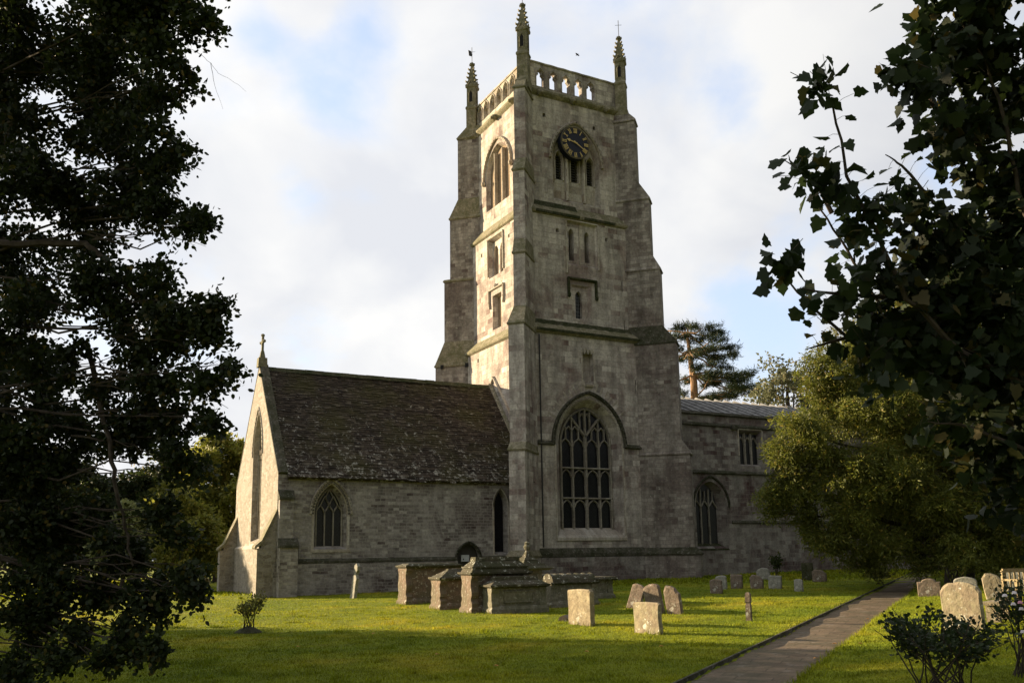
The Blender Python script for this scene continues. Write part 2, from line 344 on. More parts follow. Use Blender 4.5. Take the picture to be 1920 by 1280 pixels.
# ------------------------------------------------------------------ wall helpers
class Pl:
    """a vertical wall plane: u along ud, v up, d outward along n"""
    def __init__(s, o, ud, n): s.o = Vector(o); s.u = Vector(ud); s.n = Vector(n); s.z = Vector((0, 0, 1))
    def p(s, u, v, d=0): return s.o+s.u*u+s.z*v+s.n*d
def SP(y): return Pl((0, y, 0), (1, 0, 0), (0, -1, 0))
def WP(x): return Pl((x, 0, 0), (0, 1, 0), (-1, 0, 0))
def NP(y): return Pl((0, y, 0), (1, 0, 0), (0, 1, 0))
def EP(x): return Pl((x, 0, 0), (0, 1, 0), (1, 0, 0))
def arch(u0, u1, v0, vs, va, n=9):
    a = (u1-u0)/2; h = max(va-vs, a*1.001); R = (a*a+h*h)/(2*a); um = (u0+u1)/2; phi = math.acos((R-a)/R)
    pts = [(u0, v0), (u1, v0)]
    rt = [(u1-R+R*math.cos(phi*k/n), vs+R*math.sin(phi*k/n)) for k in range(n+1)]
    return pts+rt+[(2*um-x, y) for x, y in rt[::-1][1:]]
def archline(u0, u1, vs, va, n=12): return arch(u0, u1, vs, vs, va, n)[2:]
def rect(u0, u1, v0, v1): return [(u0, v0), (u1, v0), (u1, v1), (u0, v1)]
def panel(mb, P, outer, holes=(), d=0):
    """holes: (pts, depth, inner pts or None, closed back?)"""
    loops = [[Vector((u, v, 0)) for u, v in outer]]+[[Vector((u, v, 0)) for u, v in h[0]] for h in holes]
    flat = [q for l in loops for q in l]
    for tr in tessellate_polygon(loops): mb.face([P.p(flat[i].x, flat[i].y, d) for i in tr])
    for h in holes:
        o, dep = h[0], h[1]; inn = h[2] if len(h) > 2 and h[2] else o; n = len(o)
        for k in range(n):
            a, b = o[k], o[(k+1) % n]; c, e = inn[(k+1) % n], inn[k]
            mb.face([P.p(*a, d), P.p(*b, d), P.p(*c, d-dep), P.p(*e, d-dep)])
        if len(h) > 3 and h[3]:
            old = mb.cur; mb.cur = h[3]-1
            mb.face([P.p(*q, d-dep) for q in inn]); mb.cur = old
def fill(mb, P, pts, d): mb.face([P.p(u, v, d) for u, v in pts])
def bars(mb, P, pts, wd, d0, d1):
    """square bar of width wd running along pts, from depth d0 (back) to d1 (front)"""
    for (a, b) in zip(pts[:-1], pts[1:]):
        du, dv = b[0]-a[0], b[1]-a[1]; L = math.hypot(du, dv)
        if L < 1e-6: continue
        tx, ty = du/L, dv/L; nx, ny = -ty*wd/2, tx*wd/2; e = wd*.25
        A = (a[0]-tx*e, a[1]-ty*e); B = (b[0]+tx*e, b[1]+ty*e)
        q = [(A[0]+nx, A[1]+ny), (B[0]+nx, B[1]+ny), (B[0]-nx, B[1]-ny), (A[0]-nx, A[1]-ny)]
        ch = .3*wd
        q2 = [(A[0]+nx*.5, A[1]+ny*.5), (B[0]+nx*.5, B[1]+ny*.5), (B[0]-nx*.5, B[1]-ny*.5), (A[0]-nx*.5, A[1]-ny*.5)]
        mb.sweep([[P.p(*k, d0) for k in q], [P.p(*k, max(d0, d1-ch)) for k in q], [P.p(*k, d1) for k in q2]])
def ring(mb, rc, prof):
    """rectangular moulding round a tower: prof = (offset,z)"""
    x0, x1, y0, y1 = rc
    secs = [[(x0-o, y0-o, z), (x1+o, y0-o, z), (x1+o, y1+o, z), (x0-o, y1+o, z)] for o, z in prof]
    i = len(mb.v)
    for q in secs: mb.v += q
    for k in range(len(secs)-1):
        for j in range(4):
            a = i+k*4+j; b = i+k*4+(j+1) % 4; mb.f.append((a, b, b+4, a+4)); mb.mi.append(mb.cur)
    return mb
def course(mb, P, u0, u1, z, h=.18, proj=.12, slope=.12):
    """straight string course with a sloping top and a drip edge"""
    pr = [(0, z), (proj*.6, z+.02), (proj, z+.03), (proj, z+h*.6), (0, z+h*.6+slope)]
    mb.sweep([[P.p(u0, v, d) for d, v in pr], [P.p(u1, v, d) for d, v in pr]])
def hood(mb, P, pts, wd=.13, proj=.12): bars(mb, P, pts, wd, -.02, proj)

# ================================================================== SETTING
def axis_pts(lo, hi, fine_lo, fine_hi, st, grow=1.16):
    a = list(np.arange(fine_lo, fine_hi+1e-6, st)); s_ = st; q = a[0]
    left = []
    while q > lo: s_ *= grow; q -= s_; left.append(q)
    s_ = st; q = a[-1]; right = []
    while q < hi: s_ *= grow; q += s_; right.append(q)
    return np.array(left[::-1]+a+right)
gx = axis_pts(-700, 900, -14, 14, .13); gy = axis_pts(-500, 1100, -36, -8, .13)
XX, YY = np.meshgrid(gx, gy); ZZ = gh(XX, YY); nx_, ny_ = len(gx), len(gy)
me = bpy.data.meshes.new('lawn'); me.vertices.add(nx_*ny_); me.vertices.foreach_set('co', np.stack([XX, YY, ZZ], -1).astype(np.float32).ravel())
ii = np.arange((ny_-1)*(nx_-1)); r_, c_ = ii//(nx_-1), ii % (nx_-1); a_ = r_*nx_+c_
quads = np.stack([a_, a_+1, a_+1+nx_, a_+nx_], -1).astype(np.int32)
me.loops.add(quads.size); me.loops.foreach_set('vertex_index', quads.ravel())
me.polygons.add(len(quads)); me.polygons.foreach_set('loop_start', np.arange(0, quads.size, 4, dtype=np.int32)); me.polygons.foreach_set('loop_total', np.full(len(quads), 4, np.int32))
me.polygons.foreach_set('use_smooth', [True]*len(quads)); me.materials.append(M['grass']); me.update(calc_edges=True)
o = bpy.data.objects.new('lawn', me); COL.objects.link(o); o['kind'] = 'structure'
mb = MB(); sec = []
for k in range(0, 260):
    t_ = -9+k*.2; bx, by = PX0+t_/PL, PY0+t_*PSL/PL; nxx, nyy = PSL/PL, -1/PL; row = []
    for s_ in (-.04, .2, .6, 1.0, PW+.03+.04*math.sin(k*.7)+.02*math.sin(k*2.1)):
        x, y = bx+nxx*s_, by+nyy*s_; row.append((x, y, float(gh(bx+nxx*.6, by+nyy*.6))+.008+.006*math.sin(s_*2.5)))
    sec.append(row)
mb.sweep(sec, False); o = mb.build('path', M['path']); o['kind'] = 'structure'
mb = MB(); sec = []
for k in range(0, 110):
    t_ = -9+k*.5; x, y = PX0+t_/PL-PSL/PL*.055, PY0+t_*PSL/PL+1/PL*.055; z = .012*min(30, max(-6, x))+.004
    ax, ay = PSL/PL*.018, -1/PL*.018; sec.append([(x-ax, y-ay, z-.12), (x+ax, y+ay, z-.12), (x+ax, y+ay, z+.008), (x-ax, y-ay, z+.008)])
mb.sweep(sec); o = mb.build('path_strip', M['darkledge']); o['kind'] = 'structure'  # thin dark strip added along the left side of the path
# grass blades, thick enough to catch the low sun
def blades(N, dmin, dmax, hgt, wid, seed, pxr=(-60, 1980)):
    rg = np.random.default_rng(seed)
    D = 1/(1/dmin-(1/dmin-1/dmax)*rg.random(N)**.75); px = rg.uniform(*pxr, N)
    hd = np.array([fw.x, fw.y]); hd /= np.linalg.norm(hd); rd = np.array([hd[1], -hd[0]])
    lat = (px-960)/F_*D*1.015; X = CAM.x+hd[0]*D+rd[0]*lat; Y = CAM.y+hd[1]*D+rd[1]*lat
    s = path_s(X, Y); keep = ((s < -.05) | (s > PW+.02)) & ~((X > -.1) & (Y > -.1))
    X, Y, D = X[keep], Y[keep], D[keep]; n = len(X); Z = gh(X, Y)
    an = rg.uniform(0, 2*np.pi, n); h = hgt*rg.uniform(.5, 1.25, n)*(.7+D/40); wd = wid*rg.uniform(.6, 1.3, n)*(.6+D/28)
    le = rg.normal(0, .45, (n, 2))*h[:, None]
    V = np.empty((n, 3, 3)); dx, dy = np.cos(an)*wd/2, np.sin(an)*wd/2
    V[:, 0] = np.stack([X-dx, Y-dy, Z-.004], -1); V[:, 1] = np.stack([X+dx, Y+dy, Z-.004], -1); V[:, 2] = np.stack([X+le[:, 0], Y+le[:, 1], Z+h], -1)
    return V.reshape(-1, 3)
def clumps():
    rg = np.random.default_rng(9); n = 520; D = rg.uniform(10.5, 30, n); px = rg.uniform(-50, 1970, n); hd = np.array([fw.x, fw.y]); hd /= np.linalg.norm(hd); rd = np.array([hd[1], -hd[0]]); lat = (px-960)/F_*D
    cx_ = CAM.x+hd[0]*D+rd[0]*lat; cy_ = CAM.y+hd[1]*D+rd[1]*lat; k = 38; X = (cx_[:, None]+rg.normal(0, .09, (n, k))).ravel(); Y = (cy_[:, None]+rg.normal(0, .09, (n, k))).ravel()
    s = path_s(X, Y); kp = ((s < -.06) | (s > PW+.03)) & ~((X > -.1) & (Y > -.1)); X, Y = X[kp], Y[kp]; m = len(X); Z = gh(X, Y); an = rg.uniform(0, 6.28, m); h = rg.uniform(.03, .085, m); w_ = rg.uniform(.006, .014, m); le = rg.normal(0, .6, (m, 2))*h[:, None]
    V = np.empty((m, 3, 3)); dx, dy = np.cos(an)*w_, np.sin(an)*w_; V[:, 0] = np.stack([X-dx, Y-dy, Z], -1); V[:, 1] = np.stack([X+dx, Y+dy, Z], -1); V[:, 2] = np.stack([X+le[:, 0], Y+le[:, 1], Z+h], -1); return V.reshape(-1, 3)
gb = bigmesh('grass', np.concatenate([clumps(), blades(300000, 10, 40, .026, .012, 5), blades(60000, 40, 75, .06, .05, 6)]), 3, M['blade']); gb['kind'] = 'stuff'
tag(gb, 'short mown green grass blades covering the churchyard', 'grass')

# ================================================================== TOWER
T1 = (12.35, 19.8, .4, 7.8); T2 = (12.65, 19.5, .65, 7.5); T3 = (12.95, 19.2, .95, 7.2); T4 = (13.05, 19.1, 1.1, 7.1)
tw = thing('church_tower', 'tall square stone church tower with clock, diagonal buttresses and crocketed pinnacles', 'tower', (16.0, 4.0, 0))
ts = M['tower']
def plog(u, v, s_=.09): return (rect(u-s_, u+s_, v-s_*1.2, v+s_*1.2), .5, None, 2)
# lower stage
mb = MB(); sp = SP(.4); wp = WP(12.35)
wo = arch(13.98, 18.02, 2.40, 7.05, 9.42, 12); wi = arch(14.52, 17.66, 2.84, 7.15, 9.08, 12)
niche = rect(15.72, 16.36, 10.2, 11.95)
mb.cur = 0
panel(mb, sp, rect(12.35, 19.8, -.5, 12.8), [(wo, .62, wi), (niche, .38, None, 1), (rect(19.0, 19.09, 9.9, 10.7), .4, None, 2)])
panel(mb, wp, rect(.4, 7.8, -.5, 12.8), [plog(5.87, 12.24)])
panel(mb, NP(7.8), rect(12.35, 19.8, -.5, 12.8)); panel(mb, EP(19.8), rect(.4, 7.8, -.5, 12.8))
mb.build('lower_stage', [ts, M['dark']], tw)
# middle stage
mb = MB(); sp = SP(.65); wp = WP(12.65)
panel(mb, sp, rect(12.65, 19.5, 12.8, 19.4), [(rect(15.12, 17.02, 16.7, 19.08), .10, rect(15.2, 16.94, 16.78, 19.0)), (rect(15.33, 16.5, 13.72, 15.6), .10, rect(15.4, 16.3, 13.76, 15.5)),
    plog(14.53, 18.46), plog(17.66, 18.42), (rect(18.55, 18.63, 15.6, 16.2), .3, None, 2), (rect(18.62, 18.70, 13.3, 14.0), .3, None, 2)])
panel(mb, wp, rect(.65, 7.5, 12.8, 19.4), [(rect(3.28, 5.0, 16.75, 18.95), .22, rect(3.4, 4.9, 16.8, 18.85)), (rect(3.56, 4.6, 13.72, 15.66), .30, rect(3.66, 4.52, 13.76, 15.6), 3), plog(5.9, 18.41), plog(2.59, 18.5)])
panel(mb, NP(7.5), rect(12.65, 19.5, 12.8, 19.4)); panel(mb, EP(19.5), rect(.65, 7.5, 12.8, 19.4))
# recessed inner faces with their lights
panel(mb, SP(.75), rect(15.2, 16.94, 16.78, 19.0), [(arch(15.28, 15.62, 16.95, 18.42, 18.75, 5), .45, None, 2), (arch(16.28, 16.60, 16.95, 18.42, 18.72, 5), .45, None, 2)])
panel(mb, SP(.75), rect(15.4, 16.3, 13.76, 15.5), [(arch(15.6, 16.0, 13.8, 15.0, 15.3, 5), .2)])
panel(mb, WP(12.87), rect(3.4, 4.9, 16.8, 18.85), [(arch(3.5, 4.05, 16.85, 18.2, 18.6, 5), .12, None, 3), (arch(4.25, 4.8, 16.85, 18.2, 18.6, 5), .12, None, 3)])
mb.build('middle_stage', [ts, M['dark'], M['brownback']], tw)
# belfry stage
mb = MB(); sp = SP(.95); wp = WP(12.95)
bs = arch(14.52, 17.55, 20.35, 22.75, 24.72, 11); bsi = arch(14.70, 17.37, 20.5, 22.75, 24.55, 11)
bw_ = arch(2.88, 5.82, 21.0, 23.0, 24.62, 11); bwi = arch(3.02, 5.68, 21.1, 23.0, 24.50, 11)
panel(mb, sp, rect(12.95, 19.2, 19.4, 26.25), [(bs, .25, bsi), plog(14.05, 25.05), plog(17.3, 25.0)])
panel(mb, wp, rect(.95, 7.2, 19.4, 26.25), [(bw_, .24, bwi), plog(6.9, 25.3, .07)])
panel(mb, NP(7.2), rect(12.95, 19.2, 19.4, 26.25)); panel(mb, EP(19.2), rect(.95, 7.2, 19.4, 26.25))
mb.box(13.2, 19.0, 1.2, 7.0, 26.2, 26.5)
mb.build('belfry_stage', [ts, M['dark']], tw)
# belfry windows
mb = MB(); ip = SP(1.20)
lights = [(14.84, 15.24), (15.82, 16.28), (16.84, 17.26)]
panel(mb, ip, bsi, [(arch(a, b, 21.62, 22.85, 23.2, 5), .30, None) for a, b in lights])
bw1 = mb.build('belfry_window', [M['dress']], tw)
mb = MB(); bars(mb, SP(1.2), [(15.50, 20.5), (15.50, 23.9)], .17, 0, .2); bars(mb, SP(1.2), [(16.58, 20.5), (16.58, 23.9)], .17, 0, .2)
for a, b in lights: bars(mb, SP(1.2), [(a-.06, 21.6), (a-.06, 22.85), (a, 23.1), ((a+b)/2, 23.32), (b, 23.1), (b+.06, 22.85), (b+.06, 21.6)], .06, 0, .09)
mb.build('mullion', M['dress'], bw1)
mb = MB()
for a, b in lights:
    fill(mb, SP(1.5), rect(a-.05, b+.05, 21.5, 23.25), 0)
mb.build('void_shade', M['dark'], bw1)  # black sheet standing for the unlit belfry behind the louvres
for a, b in lights:
    mb = MB()
    for k in range(10):
        z = 21.72+k*.145
        mb.obox(((a+b)/2, 1.33, z), Vector((1, 0, 0)), Vector((0, .75, .66)), Vector((0, -.66, .75)), b-a, .15, .03)
    mb.build('louvre', M['louvre'], bw1)
mb = MB(); hood(mb, SP(.95), archline(14.36, 17.72, 22.7, 25.0), .15, .13); mb.build('hood_mould', M['dress'], bw1)
mb = MB(); fill(mb, WP(13.19), bwi, -.02)
bw2 = mb.build('belfry_window', [M['brownback']], tw)
mb = MB(); bars(mb, WP(13.19), [(3.89, 21.1), (3.89, 24.2)], .10, 0, .22); bars(mb, WP(13.19), [(4.81, 21.1), (4.81, 24.2)], .10, 0, .22)
for a, b in ((3.05, 3.87), (3.93, 4.78), (4.84, 5.65)): bars(mb, WP(13.19), [(a, 22.3), (a+.14, 22.42), (a+.10, 22.62)], .05, 0, .12)
mb.build('mullion', M['dress'], bw2)
mb = MB(); hood(mb, WP(12.95), archline(2.68, 6.02, 22.9, 24.95), .12, .13)
for yy in (2.68, 6.02): mb.lathe((12.87, yy, 22.62), [(.02, 0), (.11, .07), (.14, .17), (.11, .28), (.02, .32)], 7)
mb.build('hood_mould', M['dress'], bw2)
# string courses
mb = MB(); ring(mb, T2, [(.30, 12.70), (.42, 12.80), (.44, 12.92), (0.0, 13.42)]); mb.build('string_course', M['ledge'], tw)
mb = MB()
for P_, a, b in ((SP(.65), 12.9, 19.3),):
    pr = [(-.01, 13.5), (.31, 12.97), (.455, 12.93), (.455, 12.81), (.3, 12.78)]
    secs = [[P_.p(u, v+.012*math.sin(u*9)*(i in (0, 1)), d+.012) for i, (d, v) in enumerate(pr)] for u in np.arange(a, b+.01, .2)]
    mb.sweep(secs)
mb.build('string_course', M['moss'], tw)
mb = MB(); ring(mb, T3, [(.30, 19.22), (.40, 19.30), (.42, 19.42), (0.0, 20.0)]); mb.build('string_course', M['ledge'], tw)
mb = MB(); pr = [(-.01, 20.1), (.31, 19.48), (.435, 19.43), (.435, 19.3), (.3, 19.27)]
mb.sweep([[SP(.95).p(u, v, d+.012) for d, v in pr] for u in (13.2, 14.5, 15.9)])
mb.sweep([[SP(.95).p(u, v-.1*(i == 0), d+.012) for i, (d, v) in enumerate(pr)] for u in (16.2, 17.4, 18.2)])
mb.build('string_course', M['moss'], tw)
mb = MB(); ring(mb, T3, [(0, 26.1), (.10, 26.2), (.17, 26.30), (.17, 26.42), (-.12, 26.72)]); mb.build('cornice', M['ledge'], tw)
# plinth string and lower mouldings of the tower
mb = MB(); ring(mb, T1, [(0.02, 1.36), (.17, 1.42), (.18, 1.60), (0.0, 1.86)]); mb.build('string_course', M['darkledge'], tw)
mb = MB(); mb.box(12.20, 19.95, .24, 7.95, -.5, 1.40); mb.build('plinth', M['aisle'], tw)
for a, b in ((12.9, 13.86), (18.2, 19.3)):
    mb = MB(); course(mb, SP(.4), a, b, 6.95, .16, .12, .14); mb.build('string_course', M['darkledge'], tw)
# carved gargoyle bosses
for P_, u in ((SP(.95), 13.75), (SP(.95), 15.85), (SP(.95), 18.1), (WP(12.95), 2.25), (WP(12.95), 4.4), (WP(12.95), 7.0)):
    mb = MB(); c = P_.p(u, 26.06, .16)
    mb.lathe(c, [(.03, -.05), (.14, .02), (.19, .15), (.17, .26), (.05, .32)], 7); mb.obox(c+P_.n*.14+Vector((0, 0, .1)), P_.u, P_.n, P_.z, .16, .2, .14)
    mb.build('carved_boss', M['ledge'], tw, smooth=True)
# parapet with pierced arches
def parapet(P, outer, ops, sill, spr, apx, th=.30):
    m_ = MB(); hs = [(arch(a, b, sill, spr, apx, 6), th) for a, b in ops]
    panel(m_, P, outer, hs); q = P; loops = [[Vector((u, v, 0)) for u, v in outer]]+[[Vector((u, v, 0)) for u, v in h[0]] for h in hs]
    flat = [k for l in loops for k in l]
    for tr in tessellate_polygon(loops): m_.face([P.p(flat[i].x, flat[i].y, -th) for i in tr])
    u0_, u1_ = outer[0][0], outer[1][0]; z1 = outer[2][1]
    pr = [(.05, z1-.02), (.07, z1+.06), (-.10, z1+.17), (-th-.02, z1+.06), (-th-.02, z1-.02)]
    m_.sweep([[P.p(u, v+.012*math.sin(u*7), d) for d, v in pr] for u in np.linspace(u0_, u1_, 16)])
    for a, b in ops:   # cusps and a moulded edge
        mid = (a+b)/2; e = (b-a)/2
        bars(m_, P, [(a-.05, sill), (a-.05, spr), (a+.01, spr+.22), (mid, apx+.09), (b-.01, spr+.22), (b+.05, spr), (b+.05, sill)], .06, 0, .05)
        for sgn in (-1, 1): bars(m_, P, [(mid+sgn*e, spr-.02), (mid+sgn*e*.55, spr+.09), (mid+sgn*e*.62, spr+.26)], .07, -.24, -.04)
    return m_
Sops = [(13.72, 14.20), (14.54, 15.02), (15.36, 15.84), (16.18, 16.64), (16.98, 17.50)]
parapet(SP(1.1), rect(13.05, 19.1, 26.5, 28.12), Sops, 26.78, 27.42, 27.80).build('parapet', ts, tw)
Wops = [(1.55, 2.1), (2.36, 2.93), (3.14, 3.75), (3.95, 4.56), (4.76, 5.37), (5.60, 6.19), (6.40, 6.99)]
parapet(WP(13.05), rect(1.12, 7.1, 26.5, 28.12), [(a, b-.06) for a, b in Wops], 26.98, 27.55, 27.95).build('parapet', M['dress'], tw)
parapet(NP(7.1), rect(13.06, 19.09, 26.5, 28.12), [(a+.1, b+.1) for a, b in Sops], 26.78, 27.42, 27.80).build('parapet', ts, tw)
parapet(EP(19.1), rect(1.12, 7.08, 26.5, 28.12), [(a, b-.06) for a, b in Wops[1:-1]], 26.98, 27.55, 27.95).build('parapet', ts, tw)
mb = MB(); mb.fr((16.9, 18.7, 5.2, 6.8), 26.5, (16.9, 18.7, 5.2, 6.8), 28.0); mb.fr((16.8, 18.8, 5.1, 6.9), 28.0, (17.7, 17.9, 5.9, 6.1), 28.9); mb.build('stair_turret', M['dress'], tw)
# diagonal buttresses
def buttress(corner, sg, levels, caps=(0, 1, 2, 3, 4, 5)):
    """levels: (z0,z1,length from corner,width) with weathered offsets between"""
    m_ = MB(); ax = Vector((sg[0], sg[1], 0)).normalized(); ay = Vector((-ax.y, ax.x, 0)); c = Vector(corner)
    def quad(L, wd, z, back=-1.7): return [tuple(c+ax*a+ay*b+Vector((0, 0, z))) for a, b in ((L, -wd/2), (L, wd/2), (back, wd/2), (back, -wd/2))]
    for i, (z0, z1, L, wd) in enumerate(levels):
        m_.cur = 0; m_.sweep([quad(L, wd, z0), quad(L, wd, z1)])
        if i+1 < len(levels):
            L2, w2 = levels[i+1][2], levels[i+1][3]; z2 = levels[i+1][0]
        else: L2, w2, z2 = L-.55, wd*.8, z1+.75
        m_.cur = 1 if i in caps else 0
        o_ = .045
        m_.sweep([quad(L+o_, wd+2*o_, z1-.02), quad(L+o_*1.6, wd+3*o_, z1+.05), quad(L+o_*.5, wd+o_, z1+.14), quad(L2, w2+.004, z2+.02)])
    return m_
SWl = [(-.5, 1.45, 2.12, .92), (1.75, 6.55, 1.97, .80), (6.9, 12.66, 1.74, .80), (13.75, 16.5, 1.36+.35, .64), (17.35, 21.0, 1.22+.27, .62), (21.75, 25.9, 1.05+.2, .60)]
# corner used is that of the lower stage; lengths are given from it
def shift(l, k): return l
buttress((12.35, .4, 0), (-1, -1), [(-.5, 1.45, 2.10, .95), (1.75, 6.45, 1.95, .80), (6.85, 12.66, 1.72, .80), (13.75, 16.5, .98, .62), (17.3, 21.0, .80, .62), (21.8, 25.75, .42, .60)]).build('buttress', [ts, M['ledge']], tw)
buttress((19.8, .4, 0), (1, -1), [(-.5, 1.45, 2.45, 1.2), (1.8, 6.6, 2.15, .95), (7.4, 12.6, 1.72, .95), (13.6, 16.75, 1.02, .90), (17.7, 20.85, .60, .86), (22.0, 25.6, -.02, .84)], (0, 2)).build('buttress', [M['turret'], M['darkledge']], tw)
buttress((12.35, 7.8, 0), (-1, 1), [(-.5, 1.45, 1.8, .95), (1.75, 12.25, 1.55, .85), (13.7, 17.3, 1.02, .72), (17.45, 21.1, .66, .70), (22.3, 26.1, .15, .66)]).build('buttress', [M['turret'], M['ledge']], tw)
buttress((19.8, 7.8, 0), (1, 1), [(-.5, 12.3, 1.55, .85), (13.7, 17.3, 1.02, .72), (17.45, 21.1, .66, .70), (22.3, 26.1, .15, .66)]).build('buttress', [ts, M['ledge']], tw)
# dark plates painting the shade of putlog holes and slits, diagonal faces
def dface(px, py, P0):
    n = Vector((-1, -1, 0)).normalized(); d = px_dir(px, py); return CAM+d*((Vector(P0)-CAM).dot(n)/d.dot(n))+n*.012
for P0, lst in (((19.2-.02, .4, 0), ((1204, 655, .09, .11), (1252, 652, .09, .10), (1196, 733, .045, .30), (1202, 930, .045, .30))), ((19.0, .65, 0), ((1176, 612, .04, .3),)), ((18.9, .95, 0), ((1170, 247, .09, .13),)),
    ((12.35-.06, 7.15, 0), ((829, 688, .09, .12), (875, 684, .09, .12))), ((12.95-.1, 7.2, 0), ((876, 292, .08, .1),))):
    for px, py, hw, hh in lst:
        c = dface(px, py, P0); a = Vector((1, -1, 0)).normalized(); m_ = MB(); m_.obox(c, a, Vector((0, 0, 1)), Vector((1, 1, 0)).normalized(), hw*2, hh*2, .03); m_.build('hole_shade', M['dark'], tw)
# pinnacles
def pinnacle(cx, cy, vane):
    m_ = MB(); rot = 0; r = .40; q2 = math.sqrt(2)
    def sq(k, z): return [(cx+k*math.cos(a), cy+k*math.sin(a), z) for a in (0, math.pi/2, math.pi, 3*math.pi/2)]
    m_.sweep([sq(.50, 26.0), sq(.50, 26.5), sq(.45, 26.62), sq(.42, 26.7), sq(.42, 27.95), sq(.47, 28.0), sq(.47, 28.1), sq(.38, 28.22), sq(.38, 29.35), sq(.46, 29.42), sq(.48, 29.56), sq(.36, 29.68)])
    p_ = m_.build('pinnacle', M['ledge'], tw)
    m_ = MB()
    for k in range(4):   # blind arches on the shaft faces, recess shade as a dark fill
        a = math.pi/4+k*math.pi/2; n = Vector((math.cos(a), math.sin(a), 0)); P_ = Pl(Vector((cx, cy, 0))+n*(.38/q2), (-n.y, n.x, 0), n)
        m_.cur = 0; fill(m_, P_, arch(-.09, .09, 28.45, 29.0, 29.15, 4), .004)
        m_.cur = 1; bars(m_, P_, [(-.12, 28.42), (-.12, 29.0), (0, 29.24), (.12, 29.0), (.12, 28.42)], .05, -.01, .035)
        bars(m_, P_, [(-.25, 29.42), (0, 29.82), (.25, 29.42)], .06, .02, .08)
    m_.build('shaft_panel', [M['dark'], M['ledge']], p_)
    m_ = MB(); m_.sweep([sq(.34, 29.6), sq(.24, 30.15), sq(.13, 30.7), sq(.09, 30.85), sq(.17, 30.95), sq(.15, 31.08), sq(.03, 31.16)])
    for k in range(4):
        a = k*math.pi/2
        for z, rr in ((29.75, .36), (30.05, .29), (30.33, .23), (30.6, .18)):
            d = Vector((math.cos(a), math.sin(a), 0)); c = Vector((cx, cy, z))+d*rr
            m_.sweep([[tuple(c+d*x+Vector((0, 0, y))+Vector((-d.y, d.x, 0))*s_) for x, y in ((-.09, -.05), (.07, .0), (.10, .10), (.03, .07), (-.07, .10))] for s_ in (-.035, .035)])
        d = Vector((math.cos(a+math.pi/4), math.sin(a+math.pi/4), 0)); c = Vector((cx, cy, 31.0))+d*.1
        m_.obox(c, d, Vector((-d.y, d.x, 0)), Vector((0, 0, 1)), .14, .07, .12)
    m_.build('spirelet', M['ledge'], p_)
    m_ = MB(); m_.tube([(cx, cy, 31.1), (cx, cy, 32.15)], .018, 5)
    if vane == 'flag':
        m_.sweep([[(cx+a*.8, cy-a*.5+b, z) for a, z in ((.0, 31.55), (-.20, 31.62), (-.24, 32.0), (-.05, 31.9))] for b in (-.008, .008)])
    m_.tube([(cx-.16, cy+.1, 31.85), (cx+.16, cy-.1, 31.85)], .014, 4); m_.tube([(cx-.1, cy-.15, 31.75), (cx+.1, cy+.15, 31.75)], .012, 4)
    m_.build('weather_vane', M['iron'], p_)
pinnacle(12.68, .68, 'flag'); pinnacle(19.22, .93, 'cross'); pinnacle(12.84, 7.32, 'flag')
# niche over the great window
mb = MB()
mb.sweep([[(x, .41, z), (x, .28, z+.02), (x, .24, z+.14), (x, .41, z+.14)] for x, z in ((15.8, 10.05), (16.28, 10.05))])
bars(mb, SP(.4), [(15.67, 10.15), (15.67, 12.0)], .08, 0, .05); bars(mb, SP(.4), [(16.41, 10.15), (16.41, 12.0)], .08, 0, .05)
for k in range(3): mb.sweep([[SP(.4).p(15.72+.214*k+a, 11.98-b, d) for a, b in ((0, -.12), (.214, -.12), (.16, .08), (.107, .17), (.054, .08))] for d in (-.12, .07)])
nc = mb.build('niche', M['dress'], tw)
# labels over middle stage windows
mb = MB(); P_ = SP(.65); bars(mb, P_, [(15.05, 16.2), (15.05, 19.14), (17.08, 19.14), (17.08, 16.6)], .09, 0, .09)
bars(mb, SP(.75), [(15.95, 16.8), (15.95, 18.95)], .10, 0, .06)
mb.build('window_surround', M['dress'], tw)
mb = MB(); bars(mb, P_, [(15.12, 15.1), (15.12, 15.92), (16.85, 15.92), (16.85, 15.1)], .13, 0, .14); mb.lathe((15.12, .56, 14.85), [(.03, 0), (.1, .08), (.1, .22), (.03, .3)], 6); mb.lathe((16.85, .56, 14.85), [(.03, 0), (.1, .08), (.1, .22), (.03, .3)], 6)
mb.build('hood_mould', M['moss'], tw)
mb = MB(); fill(mb, SP(.93), rect(15.55, 16.05, 13.75, 15.35), 0)
lw = mb.build('window', M['glass'], tw)
mb = MB()
for z in (14.0, 14.2, 14.4, 14.6, 14.8, 15.0): mb.box(15.6, 16.0, .915, .925, z, z+.012)
for x in (15.7, 15.8, 15.9): mb.box(x, x+.01, .912, .927, 13.8, 15.3)
mb.build('glazing_bar', M['lead'], lw)
mb = MB(); P_ = WP(12.65); bars(mb, P_, [(3.22, 16.9), (3.22, 19.02), (5.06, 19.02), (5.06, 16.9)], .09, 0, .08)
bars(mb, P_, [(3.28, 15.0), (3.22, 15.35), (3.22, 16.02), (4.93, 16.02), (4.93, 15.35), (4.87, 15.0)], .09, 0, .11); mb.lathe((12.58, 4.1, 16.0), [(.02, 0), (.11, .08), (.09, .2), (.02, .25)], 6)
mb.build('window_surround', M['dress'], tw)
# ridge mark of an older chapel roof on the west face
mb = MB(); bars(mb, WP(12.35), [(1.55, 8.05), (3.95, 10.95), (4.4, 10.35)], .10, -.01, .12); mb.build('old_roof_line', M['dress'], tw)
